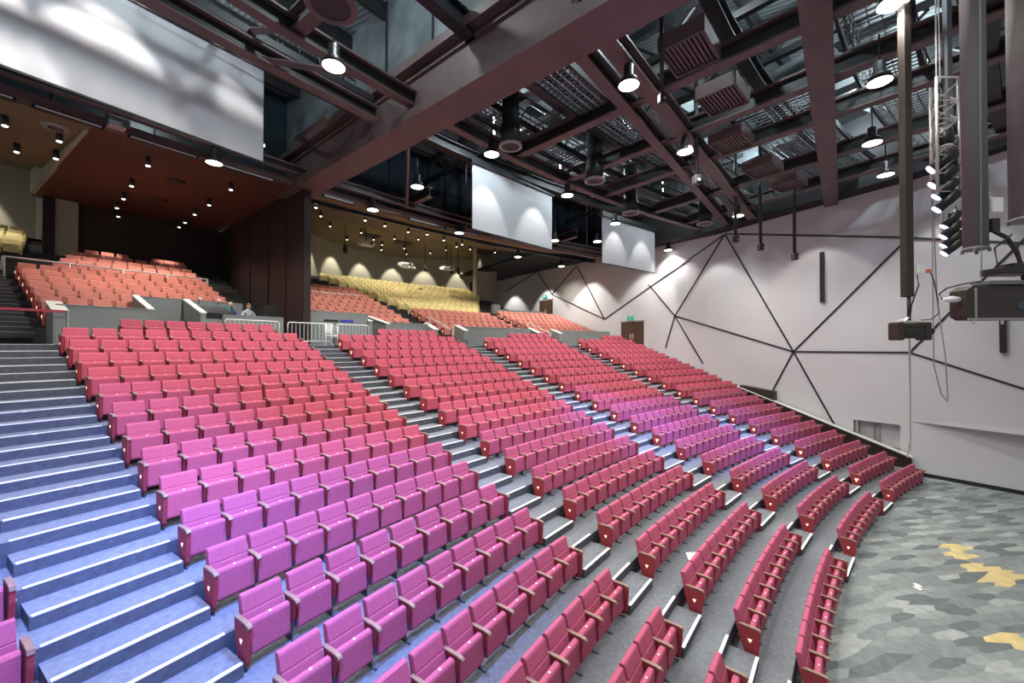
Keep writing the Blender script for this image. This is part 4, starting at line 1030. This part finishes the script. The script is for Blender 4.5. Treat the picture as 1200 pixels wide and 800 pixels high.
# vertical lighting truss with a stack of lanterns
TX, TY = 39.11, 30.35
t = empty('lighting_truss', 'vertical aluminium truss with lanterns left of the thick grey pipe', 'truss', (TX, TY, 8.0), YAW)
cor = [(-.16, .22), (-.16, -.22), (.16, 0)]
for (a, b) in cor:
    bm = bmesh.new(); tube(bm, [(a, b, 1.0), (a, b, 3.3)], .026, 8); link('chord', bm, 'alu', t)
bm = bmesh.new()
for i in range(6):
    z0 = 1.05+.36*i
    for q in range(3):
        (a, b), (c, d) = cor[q], cor[(q+1) % 3]
        tube(bm, [(a, b, z0), (c, d, z0+.36)], .014, 6); tube(bm, [(a, b, z0), (c, d, z0)], .012, 6)
tube(bm, [(-.16, .22, 3.3), (-.16, -.22, 3.3)], .02, 6)
link('lacing', bm, 'alu', t)
bm = bmesh.new()
for y in (-.02, .05): tube(bm, [(0, y, 3.3), (0, y*.4, 9.9)], .012, 6)
link('hoist_cables', bm, 'white', t)
bm = bmesh.new(); box(bm, (-.02, -.16, 5.9), (.09, .10, 8.0)); link('ladder_column', bm, 'greysteel', t)
bm = bmesh.new(); tube(bm, [(.1, -.15, -.0), (.1, -.15, 1.2)], .03, 8); link('boom', bm, 'alu', t)
LN = [(2.15, 0, .15, .30, 90), (1.72, -.02, .13, .44, 35), (1.42, -.03, .13, .44, 40), (1.17, -.06, .12, .40, 42), (.93, -.08, .12, .42, 42), (.56, -.14, .11, .34, 50), (.36, -.15, .11, .36, 45), (.17, -.17, .10, .36, 42), (.02, -.18, .10, .36, 42)]
LNL = ['topmost black lantern on the truss, pointing down', 'second lantern from the top of the truss stack', 'third lantern from the top of the truss stack', 'fourth lantern from the top of the truss stack', 'middle lantern of the truss stack with lit lens', 'fourth lantern from the bottom of the truss stack', 'third lantern from the bottom of the truss stack', 'second lantern from the bottom of the truss stack', 'lowest lantern of the truss stack with lit violet lens']
Rz = Matrix.Rotation(YAW, 4, 'Z')
for (z, y, r_, L_, ang), lab in zip(LN, LNL):
    loc = Matrix.Translation((TX, TY, 8.0)) @ Rz @ Vector((-.12, y, z))
    l = empty('stage_light', lab, 'stage light', loc, YAW)
    a = math.radians(ang)
    d = Vector((.55*math.cos(a), .75*math.cos(a), -math.sin(a))).normalized() if ang < 90 else Vector((0, 0, -1))
    bm = bmesh.new(); tube(bm, [-d*L_*.35, -d*L_*.25, d*L_*.1, d*L_*.65], [r_*.55, r_*.8, r_*.8, r_*.72], 14); link('body', bm, 'black', l)
    bm = bmesh.new(); tube(bm, [d*L_*.64, d*L_*.70], [r_*.76, r_*.70], 14); link('lens', bm, 'lamp_blue' if ang < 90 else 'cap', l)
    bm = bmesh.new(); tube(bm, [(.12, -.05, .1), (-.02, -r_-.02, .05), (0, -r_, 0)], .014, 6); tube(bm, [(.12, -.05, .1), (-.02, r_+.02, .05), (0, r_, 0)], .014, 6); link('yoke', bm, 'black', l)
    bm = bmesh.new(); tube(bm, [-d*L_*.33, -d*L_*.5+Vector((0, -.1, .03)), Vector((.1, -.22, .1)), Vector((.12, -.16, .25))], .009, 6); link('cable', bm, 'black', l)
# loose hanging cables
for pts, lab in (([(39.5, 30.0, 9.2), (39.5, 30.0, 7.0), (39.55, 29.93, 5.6), (39.5, 29.82, 5.0), (39.5, 29.66, 4.85)], 'thin grey cable hanging in front of white wall, ending in a small loop'),
                 ([(39.5, 29.98, 9.2), (39.5, 29.9, 7.0), (39.45, 29.78, 5.8), (39.5, 29.66, 4.9)], 'second thin grey cable hanging in front of white wall'),
                 ([(39.9, 30.05, 13), (39.9, 30.05, 6), (39.9, 30.08, 3.7)], 'straight pale pull cord hanging left of the lantern stack'),
                 ([(40.0, 29.95, 13), (40.0, 29.95, 6), (40.0, 29.93, 4.0), (40, 30.03, 3.55)], 'straight pale pull cord hanging beside the other cord, hooked end')):
    bm = bmesh.new(); tube(bm, pts, .012, 6); o = link('hanging_cable', bm, 'grey_trim'); tag(o, lab, 'cable')
# hanging black rods with end pieces (overhead microphones and sensor poles)
for (x, y, zb, lab) in ((50.42, 24.8, 10.84, 'slim black pole hanging before white wall, middle one of three'), (50.18, 23.12, 10.37, 'slim black pole hanging before white wall, lowest and rightmost'), (50.64, 26.0, 11.25, 'slim black pole hanging before white wall, highest of three'), (41.79, 34.81, 12.1, 'thick black pole with camera head hanging beside the bright bell lamp'), (41.96, 35.97, 13.6, 'thick black pole with camera head at the top near the girder'), (45.9, 31.2, 11.95, 'slim black pole hanging under the paired beams')):
    t = empty('hanging_pole', lab, 'pole', (x, y, zb))
    k_ = .7 if x < 43 else 1.
    bm = bmesh.new(); tube(bm, [(0, 0, .2), (0, 0, 17.5-zb)], .075*k_, 10); link('pole', bm, 'black', t)
    bm = bmesh.new(); box(bm, (0, 0, .12), (.24*k_, .24*k_, .34*k_), bev=.03); tube(bm, [(-.10*k_, 0, .08), (-.2*k_, 0, .06)], .07*k_, 10); link('camera_head', bm, 'black', t)
    bm = bmesh.new(); lathe(bm, [(.05*k_, 0), (.035*k_, .012)], (-.2*k_, 0, .06), 12, axis=Matrix.Rotation(-PI/2, 3, 'Y')); link('lens', bm, 'grey_trim', t)
# white papers on the carpet
bm = bmesh.new(); 
pts = [(41.20, 34.52), (41.52, 34.40), (41.50, 34.16), (41.32, 34.03), (41.17, 34.22)]
a = [bm.verts.new((x, y, 1.024)) for x, y in pts]; b = [bm.verts.new((x, y, 1.014)) for x, y in pts]; bm.faces.new(a); bm.faces.new(b[::-1])
for i in range(5): bm.faces.new((a[i], b[i], b[(i+1) % 5], a[(i+1) % 5]))
o = link('paper_sheet', bm, 'paper'); tag(o, 'white paper sheet lying on the tier carpet behind the second block', 'paper')
for (x, y, lab) in ((40.92, 28.55, 'tiny white paper scrap on patterned floor, closer to the seats'), (41.02, 28.42, 'tiny white paper scrap on patterned floor, away from seats')):
    bm = bmesh.new(); box(bm, (x, y, .012), (.16, .10, .012), bev=.004); o = link('paper_scrap', bm, 'paper'); tag(o, lab, 'paper')

# ------------------------------------------------------------------ world, camera, view
w = bpy.data.worlds.new('hall_world'); bpy.context.scene.world = w; w.use_nodes = True
w.node_tree.nodes['Background'].inputs['Color'].default_value = (.95, .96, 1, 1); w.node_tree.nodes['Background'].inputs['Strength'].default_value = .42
cam = bpy.data.cameras.new('camera'); co = bpy.data.objects.new('camera', cam); C.objects.link(co)
cam.sensor_fit = 'HORIZONTAL'; cam.sensor_width = 36; cam.lens = 36*FPX/1200; cam.clip_end = 300; cam.clip_start = .1
f = Vector((math.cos(YAW)*math.cos(PITCH), math.sin(YAW)*math.cos(PITCH), math.sin(PITCH)))
co.location = CAM; co.rotation_euler = f.to_track_quat('-Z', 'Y').to_euler()
sc = bpy.context.scene; sc.camera = co
sc.view_settings.view_transform = 'Standard'; sc.view_settings.look = 'None'; sc.view_settings.exposure = 0
sc.cycles.use_denoising = True; sc.cycles.max_bounces = 6; sc.cycles.diffuse_bounces = 3
print('seats individually built:', n_made, 'rows', len(ROWS), 'low verts', len(LV))
